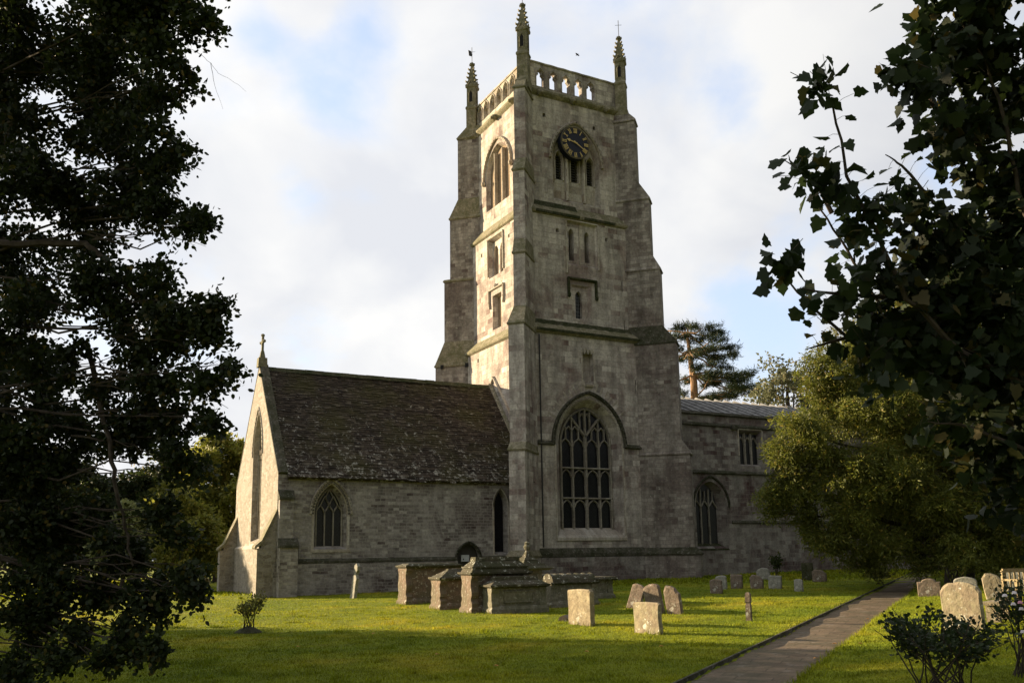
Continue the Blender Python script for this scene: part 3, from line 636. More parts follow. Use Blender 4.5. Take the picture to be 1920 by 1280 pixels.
# great south window
P_ = SP(.4); G_ = -.60
mb = MB(); fill(mb, P_, wi, G_-.05); gw = mb.build('great_window', M['glass'], tw)
mb = MB(); g0, g1 = G_-.06, G_+.12
U = [14.52, 15.27, 16.09, 16.90, 17.66]
bars(mb, P_, [(16.09, 2.84), (16.09, 7.6)], .15, g0, g1)
for u in (15.27, 16.90): bars(mb, P_, [(u, 2.84), (u, 7.35)], .10, g0, g1)
for z in (4.36, 5.90): bars(mb, P_, [(14.55, z), (17.63, z)], .09, g0, g1+.02)
for z in (4.32, 5.86, 7.45):
    for a, b in zip(U[:-1], U[1:]):
        a2, b2 = a+.06, b-.06; m2 = (a2+b2)/2
        bars(mb, P_, [(a2, z-.42), (a2+.10, z-.20), (m2, z-.03), (b2-.10, z-.20), (b2, z-.42)], .055, g0, g1-.04)
# branching tracery of the head
bars(mb, P_, [(16.09, 7.55), (15.75, 7.95), (15.35, 8.40), (15.22, 8.52)], .11, g0, g1); bars(mb, P_, [(16.09, 7.55), (16.43, 7.95), (16.83, 8.40), (16.96, 8.52)], .11, g0, g1)
bars(mb, P_, [(16.09, 7.5), (16.09, 9.0)], .09, g0, g1)
for u, a, b in ((15.27, 7.35, 8.44), (16.90, 7.35, 8.44), (14.9, 7.45, 8.0), (17.28, 7.45, 8.0), (15.68, 7.45, 8.05), (16.50, 7.45, 8.05), (15.78, 8.0, 8.85), (16.40, 8.0, 8.85)): bars(mb, P_, [(u, a), (u, b)], .06, g0, g1-.03)
for a, b, z in ((15.78, 16.09, 8.72), (16.09, 16.40, 8.72), (14.9, 15.27, 8.0), (15.27, 15.68, 8.0), (16.50, 16.9, 8.0), (16.9, 17.28, 8.0)): bars(mb, P_, [(a, z-.16), ((a+b)/2, z+.06), (b, z-.16)], .05, g0, g1-.03)
bars(mb, P_, [(14.57, 2.84)]+[(2*16.09-x, y) for x, y in archline(14.57, 17.61, 7.15, 9.02)]+[(17.61, 2.84)], .10, g0, g1+.02)
mb.build('tracery', M['trac'], gw)
mb = MB(); hood(mb, P_, archline(13.80, 18.20, 7.05, 9.78, 16), .17, .16); mb.build('hood_mould', M['darkledge'], gw)
mb = MB(); bars(mb, P_, [(13.93, 2.45), (13.93, 7.05)]+archline(13.93, 18.07, 7.05, 9.5, 16)[::-1][1:]+[(18.07, 2.45)], .13, -.05, .03); mb.build('jamb', M['dress'], gw)
mb = MB(); pr = [(-.62, 2.86), (.02, 2.42), (.07, 2.36), (.07, 2.22), (-.02, 2.2), (-.62, 2.2)]; mb.sweep([[P_.p(u, v, d) for d, v in pr] for u in (13.9, 18.1)])
mb.build('sill', M['dress'], gw)
# moss dark plinth moulding
# voussoir ends proud of the wall over the arch
mb = MB()
for k in range(5, 22):
    q = archline(13.66, 18.34, 7.05, 9.98, 13)
    if k >= len(q)-1: break
    a, b = q[k], q[k+1]; mu, mv = (a[0]+b[0])/2, (a[1]+b[1])/2; du, dv = b[0]-a[0], b[1]-a[1]; L_ = math.hypot(du, dv)
    bars(mb, P_, [(mu, mv), (mu+dv/L_*(.30+.12*(k % 2)), mv-du/L_*(.30+.12*(k % 2)))], .17, -.02, .012)
mb.build('voussoir', M['dress'], gw)
# thin dark vertical tube on the wall by the buttress
mb = MB(); mb.tube([(13.10, .34, 1.9), (13.10, .34, 12.6)], .035, 6); mb.build('dark_tube', M['iron'], tw)
# clock
ck = MB(); cc = Vector((15.80, .60, 23.66)); cr = .93
ck.sweep([[(cc.x+r*math.cos(a), y, cc.z+r*math.sin(a)) for a in np.linspace(0, 2*math.pi, 49)[:-1]] for r, y in ((cr-.03, 1.0), (cr, .95), (cr, .64), (cr-.03, .60), (cr-.05, .615))])
clock = ck.build('clock', M['navy'], tw)
mb = MB(); n48 = np.linspace(0, 2*math.pi, 49)[:-1]
for r1, r2 in ((cr-.015, cr-.030), (cr-.085, cr-.092)):
    A = [[(cc.x+r*math.cos(a), y, cc.z+r*math.sin(a)) for r, y in ((r1, .598), (r2, .598), (r2, .612), (r1, .612))] for a in n48]; mb.sweep(A+[A[0]])
for k in range(60):
    a = k*math.pi/30; d = Vector((math.sin(a), 0, math.cos(a))); t_ = Vector((math.cos(a), 0, -math.sin(a)))
    mb.obox(cc+Vector((0, -.006, 0))+d*(cr-.068), t_, Vector((0, 1, 0)), d, .018, .012, .035)
mb.build('minute_ring', M['brass'], clock)
NUM = ['XII', 'I', 'II', 'III', 'IIII', 'V', 'VI', 'VII', 'VIII', 'IX', 'X', 'XI']
for k, s_ in enumerate(NUM):
    a = k*math.pi/6; up = Vector((math.sin(a), 0, math.cos(a))); t_ = Vector((math.cos(a), 0, -math.sin(a))); mb = MB(); hh = .25
    wd = {'I': .062, 'V': .12, 'X': .12}; tot = sum(wd[c] for c in s_); x = -tot/2; c0 = cc+Vector((0, -.006, 0))+up*(cr-.235)
    def stroke(xa, ya, xb, yb, th):
        p, q = c0+t_*xa+up*ya, c0+t_*xb+up*yb; d = (q-p); L_ = d.length; d.normalize(); mb.obox((p+q)/2, d.cross(Vector((0, 1, 0))), Vector((0, 1, 0)), d, th, .014, L_)
    for c in s_:
        w_ = wd[c]; m_ = x+w_/2
        if c == 'I': stroke(m_, -hh/2, m_, hh/2, .034)
        elif c == 'V': stroke(m_-.042, hh/2, m_, -hh/2, .034); stroke(m_+.042, hh/2, m_, -hh/2, .020)
        else: stroke(m_-.042, hh/2, m_+.042, -hh/2, .034); stroke(m_+.042, hh/2, m_-.042, -hh/2, .020)
        x += w_
    stroke(-tot/2, hh/2, tot/2, hh/2, .014); stroke(-tot/2, -hh/2, tot/2, -hh/2, .014)
    mb.build('numeral', M['gold'], clock)
def hand(ang, L_, wd, y, spade):
    a = math.radians(ang); d = Vector((math.sin(a), 0, math.cos(a))); t_ = Vector((math.cos(a), 0, -math.sin(a))); c = Vector((cc.x, y, cc.z)); m_ = MB()
    pts = [(-.05, -.12), (-wd, 0), (-wd*.7, L_*.6)]+([(-.09, L_*.66), (-.05, L_*.8), (0, L_)] if spade else [(-wd*.5, L_*.9), (0, L_)])
    pts = pts+[(-x, z) for x, z in pts[::-1][1:]]
    m_.sweep([[tuple(c+t_*x+d*z+Vector((0, dy, 0))) for x, z in pts] for dy in (0, .015)])
    m_.lathe((c.x, c.y, c.z), [(.001, 0)], 3) if False else None
    return m_.build('minute_hand' if not spade else 'hour_hand', M['gold'], clock)
hand(121, .80, .030, .545, False); hand(283, .58, .035, .57, True)

# ================================================================== CHAPEL
ch = thing('church_chapel', 'low stone west chapel with steep stone slate roof and sunlit gable', 'church', (6, 4.2, 0))
RY, RZ, EZ, CW = 4.25, 10.45, 5.12, 8.5; CE = 12.33
cs = M['chapel']
mb = MB(); cwin = arch(1.58, 3.06, 1.95, 3.45, 4.72, 9); cwi = arch(1.72, 2.92, 2.05, 3.45, 4.58, 9)
lanc = arch(10.24, 10.98, 1.62, 3.85, 4.68, 7); lani = arch(10.36, 10.9, 1.72, 3.85, 4.58, 7)
door = arch(8.30, 9.46, .3, 1.46, 2.14, 5)
panel(mb, SP(0), rect(0, CE, -.5, EZ+.05), [(cwin, .34, cwi), (lanc, .4, lani), (door, .30, None, 1)])
mb.build('south_wall', [cs, M['dark']], ch)
mb = MB(); panel(mb, NP(CW), rect(0, CE, -.5, EZ+.05)); mb.build('north_wall', cs, ch)
gwi = arch(3.10, 4.92, 2.35, 6.35, 8.32, 9); gwn = arch(3.25, 4.77, 2.5, 6.35, 8.15, 9)
mb = MB(); panel(mb, WP(0), [(0, -.5), (CW, -.5), (CW, EZ), (RY, RZ+.1), (0, EZ)], [(gwi, .30, gwn)])
mb.face([(.5, 0, EZ), (.5, CW, EZ), (.5, RY, RZ+.05)])
mb.build('gable_wall', M['gable'], ch)
# gable coping
mb = MB()
for sgn in (1, -1):
    e = (RY-sgn*(RY+.02)); 
    P0 = Vector((-.03, e, EZ-.03)); P1 = Vector((-.03, RY, RZ+.12)); d = (P1-P0); 
    nrm = Vector((0, -sgn*(RZ-EZ), RY)).normalized()
    mb.sweep([[tuple(p+nrm*a+Vector((b, 0, 0))) for a, b in ((-.02, .02), (.06, .02), (.13, .12), (.12, .42), (-.02, .42))] for p in (P0, P1)])
mb.build('gable_coping', M['darkledge'], ch)
mb = MB(); cx_, cy_ = .12, RY
mb.fr((cx_-.22, cx_+.22, cy_-.2, cy_+.2), RZ+.05, (cx_-.2, cx_+.2, cy_-.18, cy_+.18), RZ+.5); mb.fr((cx_-.13, cx_+.13, cy_-.12, cy_+.12), RZ+.5, (cx_-.07, cx_+.07, cy_-.06, cy_+.06), RZ+.85)
mb.box(cx_-.05, cx_+.05, cy_-.06, cy_+.06, RZ+.8, RZ+1.62); mb.box(cx_-.04, cx_+.04, cy_-.27, cy_+.27, RZ+1.22, RZ+1.36)
for a, b in ((.27, 1.29), (-.27, 1.29), (0, 1.62)): mb.lathe((cx_, cy_+a, RZ+b-.08), [(.02, 0), (.09, .04), (.09, .12), (.02, .16)], 6)
mb.build('gable_cross', M['ledge'], ch)
# slate roof: courses of individual stone slates
def slates(side):
    m_ = MB(); ey = -.22 if side > 0 else CW+.22; ez = EZ-.12*(RZ-EZ)/RY*.0-.16
    P0 = Vector((0, ey, ez)); P1 = Vector((0, RY, RZ)); d = (P1-P0); L_ = d.length; d.normalize(); nrm = Vector((0, -d.z*side, abs(d.y))).normalized()
    if side < 0: nrm = Vector((0, d.z, abs(d.y))).normalized()
    pos = 0; row = 0; x0 = .38
    while pos < L_-.06:
        ex = .34-.17*pos/L_; x = x0-random.random()*.25; wav = random.uniform(-.008, .008)
        while x < CE:
            wd = random.uniform(.6, 1.35)*(.36-.12*pos/L_); xa = max(x, x0); xb = min(x+wd-.008, CE)
            if xb-xa > .05:
                j = random.uniform(-.035, .022)-(.09 if random.random() < .012 else 0)-.018*(pos == 0); th = random.uniform(.018, .036); sag = -.05*math.sin(math.pi*(x-x0)/(CE-x0))
                ln = min(ex*1.7, L_-pos); tl = random.uniform(.02, .034)
                a = P0+d*(pos+j)+nrm*(.045+wav+sag); b = P0+d*(pos+ln)+nrm*(.012+sag); jj = random.uniform(-.012, .012)
                m_.sweep([[(xa, *(a+d*jj)[1:]), (xb, *(a-d*jj)[1:]), (xb, *(a-d*jj+nrm*th)[1:]), (xa, *(a+d*jj+nrm*th)[1:])], [(xa, *b[1:]), (xb, *b[1:]), (xb, *(b+nrm*.01)[1:]), (xa, *(b+nrm*.01)[1:])]])
            x += wd
        pos += ex*.52; row += 1
    # boarding under the slates
    m_.sweep([[(x, *(P0-nrm*.03-nrm*.05*math.sin(math.pi*(x-x0)/(CE-x0)))[1:]) for x in ()] or [(x0, *(P0-nrm*.02)[1:]), (x0, *(P1-nrm*.02)[1:]), (x0, *(P1-nrm*.14)[1:]), (x0, *(P0-nrm*.14)[1:])], [(CE, *(P0-nrm*.02)[1:]), (CE, *(P1-nrm*.02)[1:]), (CE, *(P1-nrm*.14)[1:]), (CE, *(P0-nrm*.14)[1:])]])
    return m_
rf = slates(1).build('roof', M['slate'], ch); slates(-1).build('roof', M['slate'], ch)
mb = MB(); x = .4
while x < CE-.02:
    L_ = min(random.uniform(.38, .5), CE-x); k = random.uniform(-.012, .012)
    mb.sweep([[(xx, RY-.20, RZ-.12+k), (xx, RY, RZ+.11+k), (xx, RY+.20, RZ-.12+k), (xx, RY, RZ+.02+k)] for xx in (x, x+L_-.01)]); x += L_
mb.build('ridge_tile', M['moss'], rf)
mb = MB(); P_ = WP(CE+.02)
mb.sweep([[(x_, *Vector((0, y_, z_))[1:]) for x_, y_, z_ in ((CE-.18, yy, zz+.06), (CE-.18, yy, zz+.16), (CE+.01, yy, zz+.30), (CE+.01, yy, zz+.06))] for yy, zz in ((1.3, 6.75), (RY, RZ))])
mb.build('roof_flashing', M['tombgrey'], rf)
# eaves and plinth courses
mb = MB(); course(mb, SP(0), .75, 8.25, 1.33, .18, .12, .10); course(mb, SP(0), 9.5, 11.6, 1.33, .18, .12, .10); mb.build('string_course', M['darkledge'], ch)
mb = MB(); mb.box(-.10, 8.28, -.10, .02, -.5, 1.34); mb.box(9.48, CE, -.10, .02, -.5, 1.34); mb.build('plinth', cs, ch)
mb = MB(); course(mb, WP(0), .45, 7.95, 1.98, .16, .11, .10); mb.build('string_course', M['dress'], ch)
mb = MB(); mb.box(-.11, .02, .5, 7.9, -.5, 2.0); mb.build('plinth', M['gable'], ch)
# buttresses
def wbut(y0, y1):
    m_ = MB(); m_.cur = 0
    m_.box(-.78, .05, y0, y1, -.5, 2.0); m_.sweep([[(-.62, y, 2.0), (.05, y, 2.0), (.05, y, 3.62), (-.62, y, 2.25)] for y in (y0+.02, y1-.02)])
    m_.cur = 1; pr = [(-.85, 1.98), (-.89, 2.03), (-.86, 2.12), (-.60, 2.32), (.02, 3.66), (.02, 3.52), (-.55, 2.2)]
    m_.sweep([[(x, y, z) for x, z in pr] for y in (y0-.03, y1+.03)]); return m_
wbut(0.0, .52).build('buttress', [M['gable'], M['ledge']], ch); wbut(7.98, 8.5).build('buttress', [M['gable'], M['ledge']], ch)
mb = MB(); mb.cur = 0; mb.box(.02, .78, -.55, .02, -.5, 2.0); mb.box(.03, .62, -.30, .02, 2.0, 4.0); mb.cur = 1
mb.sweep([[(x, -.02, 4.42), (x, -.36, 4.10), (x, -.36, 4.0), (x, -.02, 4.0)] for x in (0, .66)]); mb.sweep([[(x, -.3, 2.40), (x, -.60, 2.1), (x, -.60, 2.0), (x, -.3, 2.0)] for x in (0, .82)])
mb.sweep([[(.80, -.30, z), (.92, -.14, z), (.92, .02, z), (.80, .02, z)] for z in (1.35, 2.1)])
mb.build('buttress', [cs, M['darkledge']], ch)
# chapel south window
def tracery_window(P, outl, name, parent, g, drawing, matg='glass'):
    m_ = MB(); fill(m_, P, outl, g-.04); wn = m_.build(name, M[matg], parent); m_ = MB(); drawing(m_, g); m_.build('tracery', M['trac'], wn); return wn
P_ = SP(0)
def dr(m_, g):
    a, b = g-.05, g+.07; L, R_ = 1.74, 2.90; u1, u2 = L+(R_-L)/3, L+2*(R_-L)/3
    for u in (u1, u2): bars(m_, P_, [(u, 2.05), (u, 3.5)], .06, a, b)
    third = (R_-L)/3
    for k in range(3):
        l_ = L+k*third; c = l_+third/2; bars(m_, P_, [(l_, 3.48), (l_+.05, 3.62), (c, 3.82), (l_+third-.05, 3.62), (l_+third, 3.48)], .045, a, b)
    for k in range(2):
        c = L+(k+1)*third; bars(m_, P_, [(c, 3.5), (c-third/2, 3.82), (c-.08, 4.06), (c, 4.2), (c+.08, 4.06), (c+third/2, 3.82), (c, 3.5)], .045, a, b)
    c = (L+R_)/2; bars(m_, P_, [(c, 3.85), (c-third/2+.02, 4.16), (c, 4.5), (c+third/2-.02, 4.16), (c, 3.85)], .045, a, b)
    bars(m_, P_, [(L+.01, 2.05)]+archline(L+.01, R_-.01, 3.45, 4.55)[::-1]+[(R_-.01, 2.05)], .06, a, b+.01)
sw = tracery_window(P_, cwi, 'window', ch, -.34, dr)
mb = MB(); hood(mb, P_, archline(1.42, 3.22, 3.45, 4.95), .11, .09); mb.build('hood_mould', M['dress'], sw)
mb = MB(); bars(mb, P_, [(1.53, 1.95)]+archline(1.53, 3.11, 3.45, 4.78)[::-1]+[(3.11, 1.95)], .15, -.05, .02); mb.build('jamb', M['dress'], sw)
mb = MB(); mb.sweep([[P_.p(u, v, d) for d, v in ((-.34, 2.06), (.03, 1.92), (.03, 1.8), (-.34, 1.8))] for u in (1.45, 3.2)]); mb.build('sill', M['dress'], sw)
# lancet
mb = MB(); fill(mb, P_, lani, -.40); lw2 = mb.build('window', M['glass'], ch)
mb = MB(); bars(mb, P_, [(10.19, 1.62)]+archline(10.19, 11.03, 3.85, 4.74)[::-1]+[(11.03, 1.62)], .12, -.05, .02); mb.build('jamb', M['dress'], lw2)
# low blocked doorway with a notice board
mb = MB(); bars(mb, P_, [(8.24, .3)]+archline(8.24, 9.52, 1.38, 2.16, 8)[::-1]+[(9.52, .3)], .14, -.03, .05); dw = mb.build('doorway', M['darkledge'], ch)
mb = MB(); fill(mb, P_, arch(8.3, 9.46, .3, 1.46, 2.14, 5), -.25); mb.build('door', M['louvre'], dw)
mb = MB(); mb.box(8.56, 8.96, .12, .15, 1.30, 1.60); mb.cur = 1; mb.box(8.64, 8.69, .11, .12, 1.37, 1.44); mb.build('notice', [M['grille'], M['dark']], dw)
# west gable window: three tall lights with flowing tracery
P_ = WP(0)
def dr2(m_, g):
    a, b = g-.05, g+.08; L, R_ = 3.28, 4.74; t3 = (R_-L)/3
    for k in (1, 2): bars(m_, P_, [(L+k*t3, 2.5), (L+k*t3, 6.3)], .09, a, b)
    for k in range(3): l_ = L+k*t3; bars(m_, P_, [(l_, 6.1), (l_+.1, 6.35), (l_+t3/2, 6.6), (l_+t3-.1, 6.35), (l_+t3, 6.1)], .07, a, b)
    c = (L+R_)/2; bars(m_, P_, [(c+.34*math.cos(q), 7.1+.45*math.sin(q)) for q in np.linspace(0, 2*math.pi, 15)], .07, a, b)
    for q in (.5, 1.57, 2.6, 4.7): bars(m_, P_, [(c, 7.1), (c+.32*math.cos(q), 7.1+.42*math.sin(q))], .05, a, b)
    bars(m_, P_, [(L+.01, 2.5)]+archline(L+.01, R_-.01, 6.35, 8.1)[::-1]+[(R_-.01, 2.5)], .08, a, b)
ww = tracery_window(P_, gwn, 'window', ch, -.30, dr2)
mb = MB(); hood(mb, P_, archline(2.98, 5.04, 6.3, 8.52), .09, .05); mb.build('hood_mould', M['dress'], ww)
mb = MB(); mb.sweep([[P_.p(u, v, d) for d, v in ((-.30, 2.52), (.05, 2.2), (.05, 2.12), (-.30, 2.12))] for u in (3.05, 4.97)]); mb.build('sill', M['dress'], ww)

# ================================================================== AISLE / NAVE to the right
na = thing('church_nave', 'long stone nave east of the tower with leaded low roof', 'church', (31, 5, 0))
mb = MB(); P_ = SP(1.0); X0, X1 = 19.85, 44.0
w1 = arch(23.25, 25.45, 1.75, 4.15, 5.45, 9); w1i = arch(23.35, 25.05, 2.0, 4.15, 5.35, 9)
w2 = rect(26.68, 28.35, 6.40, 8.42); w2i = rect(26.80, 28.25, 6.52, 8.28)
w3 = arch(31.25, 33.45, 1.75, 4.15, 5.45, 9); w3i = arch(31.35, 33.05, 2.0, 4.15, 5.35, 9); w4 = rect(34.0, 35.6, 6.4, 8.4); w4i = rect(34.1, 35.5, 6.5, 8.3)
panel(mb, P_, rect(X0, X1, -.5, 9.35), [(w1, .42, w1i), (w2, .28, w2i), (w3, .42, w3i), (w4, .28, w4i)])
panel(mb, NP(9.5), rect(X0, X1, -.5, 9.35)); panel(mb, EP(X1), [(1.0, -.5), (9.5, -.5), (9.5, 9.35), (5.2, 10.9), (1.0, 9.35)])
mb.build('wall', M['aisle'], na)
mb = MB(); course(mb, P_, X0, X1, 9.18, .16, .14, .06); mb.box(X0, X1, 1.0, 1.35, 9.36, 9.39); course(mb, P_, X0, X1, 8.55, .16, .13, .12); course(mb, P_, 20.5, X1, 5.86, .16, .12, .12); course(mb, P_, 25.8, X1, 3.1, .14, .10, .1)
mb.build('string_course', M['darkledge'], na)
mb = MB(); mb.box(26.05, 26.45, .78, 1.0, 8.45, 8.66); mb.build('gargoyle', M['darkledge'], na)
mb = MB(); mb.face([(X0, 1.3, 9.32), (X1, 1.3, 9.32), (X1, 5.2, 10.95), (X0, 5.2, 10.95)]); mb.face([(X0, 9.3, 9.30), (X1, 9.3, 9.30), (X1, 5.2, 10.95), (X0, 5.2, 10.95)])
x = X0+.3
while x < X1:
    mb.tube([(x, 1.3, 9.36), (x, 5.2, 10.99)], .10, 6); x += .78
mb.build('lead_roof', M['lead'], na)
for k, (a, b, vs_) in enumerate(((23.35, 25.05, w1i), (31.35, 33.05, w3i))):
    m_ = MB(); fill(m_, P_, vs_, -.44); wn = m_.build('window', M['glass'], na); m_ = MB(); g0, g1 = -.45, -.34; t3 = (b-a)/3
    for q in (1, 2): bars(m_, P_, [(a+q*t3, 2.0), (a+q*t3, 5.0)], .09, g0, g1)
    for q in range(3): bars(m_, P_, [(a+q*t3, 4.0), (a+q*t3+t3/2, 4.4), (a+(q+1)*t3, 4.0)], .06, g0, g1)
    for q in (.5, 1.5, 2.5): bars(m_, P_, [(a+q*t3, 4.35), (a+q*t3, 4.9)], .05, g0, g1)
    m_.build('tracery', M['trac'], wn); m_ = MB(); hood(m_, P_, archline(a-.28, b+.60, 4.05, 5.72), .12, .1); m_.build('hood_mould', M['darkledge'], wn)
    m_ = MB(); m_.sweep([[P_.p(u, v, d) for d, v in ((-.42, 2.02), (.02, 1.72), (.04, 1.66), (-.42, 1.66))] for u in (a-.1, b+.42)]); m_.build('sill', M['moss'], wn)
for a, b in ((26.80, 28.25), (34.1, 35.5)):
    m_ = MB(); fill(m_, P_, rect(a, b, 6.52, 8.28), -.30); wn = m_.build('window', M['glass'], na); m_ = MB(); t3 = (b-a)/3
    for q in (1, 2): bars(m_, P_, [(a+q*t3, 6.5), (a+q*t3, 8.3)], .13, -.31, -.17)
    for q in range(3): bars(m_, P_, [(a+q*t3, 7.75), (a+q*t3+.1, 7.95), (a+q*t3+t3/2, 8.08), (a+(q+1)*t3-.1, 7.95), (a+(q+1)*t3, 7.75)], .07, -.31, -.20)
    m_.build('tracery', M['trac'], wn); m_ = MB(); bars(m_, P_, [(a-.2, 7.0), (a-.2, 8.52), (b+.2, 8.52), (b+.2, 7.0)], .10, 0, .07); m_.build('hood_mould', M['dress'], wn)
mb = MB(); mb.cur = 0
panel(mb, SP(-2.4), [(35.5, -.3), (39.5, -.3), (39.5, 3.1), (37.5, 4.8), (35.5, 3.1)], [(arch(36.6, 38.4, -.2, 1.6, 2.7, 6), .6, None, 2)])
panel(mb, WP(35.5), rect(-2.4, 1, -.3, 3.1)); panel(mb, EP(39.5), rect(-2.4, 1, -.3, 3.1)); mb.cur = 2
mb.face([(35.3, -2.5, 2.95), (37.5, -2.5, 4.85), (37.5, 1, 4.85), (35.3, 1, 2.95)]); mb.face([(39.7, -2.5, 2.95), (37.5, -2.5, 4.85), (37.5, 1, 4.85), (39.7, 1, 2.95)])
mb.build('porch', [M['aisle'], M['dark'], M['slate']], na)

# ================================================================== CHEST TOMBS
FEET = []
def rr(x0, x1, y0, y1, e): return (x0-e, x1+e, y0-e, y1+e)
def chest(px, py, L, Wd, H, mat, lab, style, rz=0.0, grp='chest tombs by the tower'):
    """px,py: photo pixel of the near (south-west) foot; x east, y north"""
    c = gp(px, py); t = thing('chest_tomb', lab, 'tomb', (c.x, c.y, c.z-.02), rz, grp); m_ = MB; FEET.append((c.x+L/2, c.y+Wd/2, Wd/2+.05, L/2+.05, rz))
    lidh = {'flat': .16, 'hip': .30, 'step': .50, 'barrel': .30, 'table': .12, 'hipped': .34}[style]; bh = H-lidh
    q = m_(); q.fr((-.06, L+.06, -.05, Wd+.05), -.1, (-.06, L+.06, -.05, Wd+.05), .12); q.fr((-.05, L+.05, -.04, Wd+.04), .12, (.0, L, 0, Wd), .20); q.build('plinth', mat, t, True)
    q = m_(); q.box(.03, L-.03, .05, Wd-.05, .18, bh)
    if style in ('step', 'hip'): q.box(.35, L-.35, .025, Wd-.025, .30, bh-.12)
    q.build('chest', mat, t, True)
    for e0, e1 in ((-.02, .20), (L-.20, L+.02)):
        q = m_()
        if style in ('flat', 'hipped', 'step'): pr = [(1.04, .16), (1.06, .27), (.90, .34), (.86, .40), (1.0, bh*.46), (1.03, bh*.55), (.90, bh*.68), (.84, bh*.80), (.94, bh*.9), (1.04, bh*.95), (1.05, bh)]
        else: pr = [(1.02, .16), (1.02, .27), (.93, .34), (.90, .42), (.90, bh-.14), (.98, bh-.08), (1.02, bh)]
        out = [(Wd/2-Wd/2*k, z) for k, z in pr]+[(Wd/2+Wd/2*k, z) for k, z in pr[::-1]]
        q.sweep([[(x, y*(1-i_)+(Wd/2)*i_, z) for y, z in out] for x, i_ in ((e0, .05), (e0+.02, 0), (e1-.02, 0), (e1, .05))]); q.build('end_panel', mat, t, True)
    if style == 'hip':
        q = m_(); PQ = Pl((0, .045, 0), (1, 0, 0), (0, -1, 0)); bars(q, PQ, [(.38, .30), (L-.38, .30), (L-.38, bh-.10), (.38, bh-.10), (.38, .30)], .05, -.02, .035); q.build('side_panel', mat, t, True)
    q = m_(); a = (0, L, 0, Wd)
    if style == 'flat':
        q.fr(rr(*a, .02), bh, rr(*a, .08), bh+.06); q.fr(rr(*a, .08), bh+.06, rr(*a, .08), bh+.10); q.fr(rr(*a, .05), bh+.10, rr(*a, -.12), H)
    elif style == 'hipped':
        q.fr(rr(*a, .02), bh, rr(*a, .08), bh+.05); q.fr(rr(*a, .08), bh+.05, rr(*a, .08), bh+.10); q.fr(rr(*a, .02), bh+.10, (.35, L-.35, Wd*.36, Wd*.64), H-.04); q.fr((.35, L-.35, Wd*.36, Wd*.64), H-.04, (.36, L-.36, Wd*.4, Wd*.6), H)
    elif style == 'hip':
        q.fr(rr(*a, .02), bh, rr(*a, .09), bh+.04); q.fr(rr(*a, .10), bh+.04, rr(*a, .10), bh+.09); q.fr(rr(*a, .06), bh+.09, rr(*a, -.14), bh+.20); q.fr(rr(*a, -.15), bh+.20, rr(*a, -.17), H)
    elif style == 'step':
        q.fr(rr(*a, .02), bh, rr(*a, .09), bh+.04); q.fr(rr(*a, .09), bh+.04, rr(*a, .09), bh+.09); q.fr(rr(*a, .02), bh+.09, rr(*a, -.03), bh+.20); q.fr(rr(*a, .0), bh+.20, rr(*a, .0), bh+.24); q.fr(rr(*a, -.04), bh+.24, rr(*a, -.20), bh+.40); q.fr(rr(*a, -.18), bh+.40, rr(*a, -.20), H)
    elif style == 'barrel':
        q.fr(rr(*a, .02), bh, rr(*a, .07), bh+.04); q.fr(rr(*a, .07), bh+.04, rr(*a, .07), bh+.07)
        n = 9; q.sweep([[(x, Wd/2+(Wd/2-.02)*math.cos(math.pi*k/n), bh+.07+(.24+.014*math.sin(x*26))*math.sin(math.pi*k/n)) for k in range(n+1)] for x in np.linspace(.04, L-.04, 56)])
    else: q.fr(rr(*a, .10), bh, rr(*a, .14), bh+.05); q.fr(rr(*a, .14), bh+.05, rr(*a, .10), H)
    q.build('lid', M['tomblid'], t, True); return t
chest(763, 1133, 1.95, .72, 1.34, M['tombred'], 'red sandstone chest tomb with bulging corner pilasters, leftmost of the row', 'flat', .03)
chest(827, 1143, 1.9, .75, 1.20, M['tombred'], 'red chest tomb with mossy flat lid, second from the left of the row', 'hipped', -.02)
chest(886, 1149, 1.75, .72, 1.52, M['tombred'], 'tall red chest tomb with stepped lichen covered lid', 'step', -.02)
chest(924, 1150, 1.62, .62, .98, M['tombgrey'], 'low grey chest tomb with moulded hipped lid, nearest in the row', 'hip', -.04)
chest(1036, 1139, 1.55, .68, .98, M['tombgrey'], 'grey chest tomb with a ribbed rounded barrel lid', 'barrel', -.04)
chest(1068, 1124, 1.75, .75, .74, M['tombgrey'], 'grey table tomb with thin flat slab behind the barrel lid tomb', 'table', 0)
chest(1010, 1128, 1.3, .7, .90, M['tombgrey'], 'grey tomb half hidden between the finial monument and barrel lid tomb', 'flat', 0)
c = at(990, 1112, 28.6); c.z = float(gh(c.x, c.y))+.16
t = thing('pedestal_monument', 'square stepped pedestal monument with broken urn finial behind the chest tombs', 'monument', tuple(c), 0)
q = MB(); q.box(-.42, .42, -.42, .42, -.05, .2); q.box(-.34, .34, -.34, .34, .2, .85); q.fr((-.50, .50, -.50, .50), .85, (-.66, .66, -.62, .62), .92); q.build('pedestal', M['tombgrey'], t, True)
q = MB(); q.fr((-.66, .66, -.62, .62), .92, (-.56, .56, -.52, .52), .99); q.fr((-.46, .46, -.44, .44), .99, (-.40, .40, -.38, .38), 1.07); q.fr((-.32, .32, -.32, .32), 1.07, (-.24, .24, -.24, .24), 1.17); q.fr((-.26, .26, -.26, .26), 1.17, (-.14, .14, -.14, .14), 1.27); q.fr((-.12, .12, -.12, .12), 1.27, (-.07, .07, -.07, .07), 1.42); q.build('stepped_cap', M['tomblid'], t, True)
q = MB(); q.lathe((0, 0, 1.40), [(.09, 0), (.06, .06), (.10, .13), (.12, .2), (.07, .27), (.10, .31), (.03, .36)], 8); q.build('urn', M['tombgrey'], t, True)

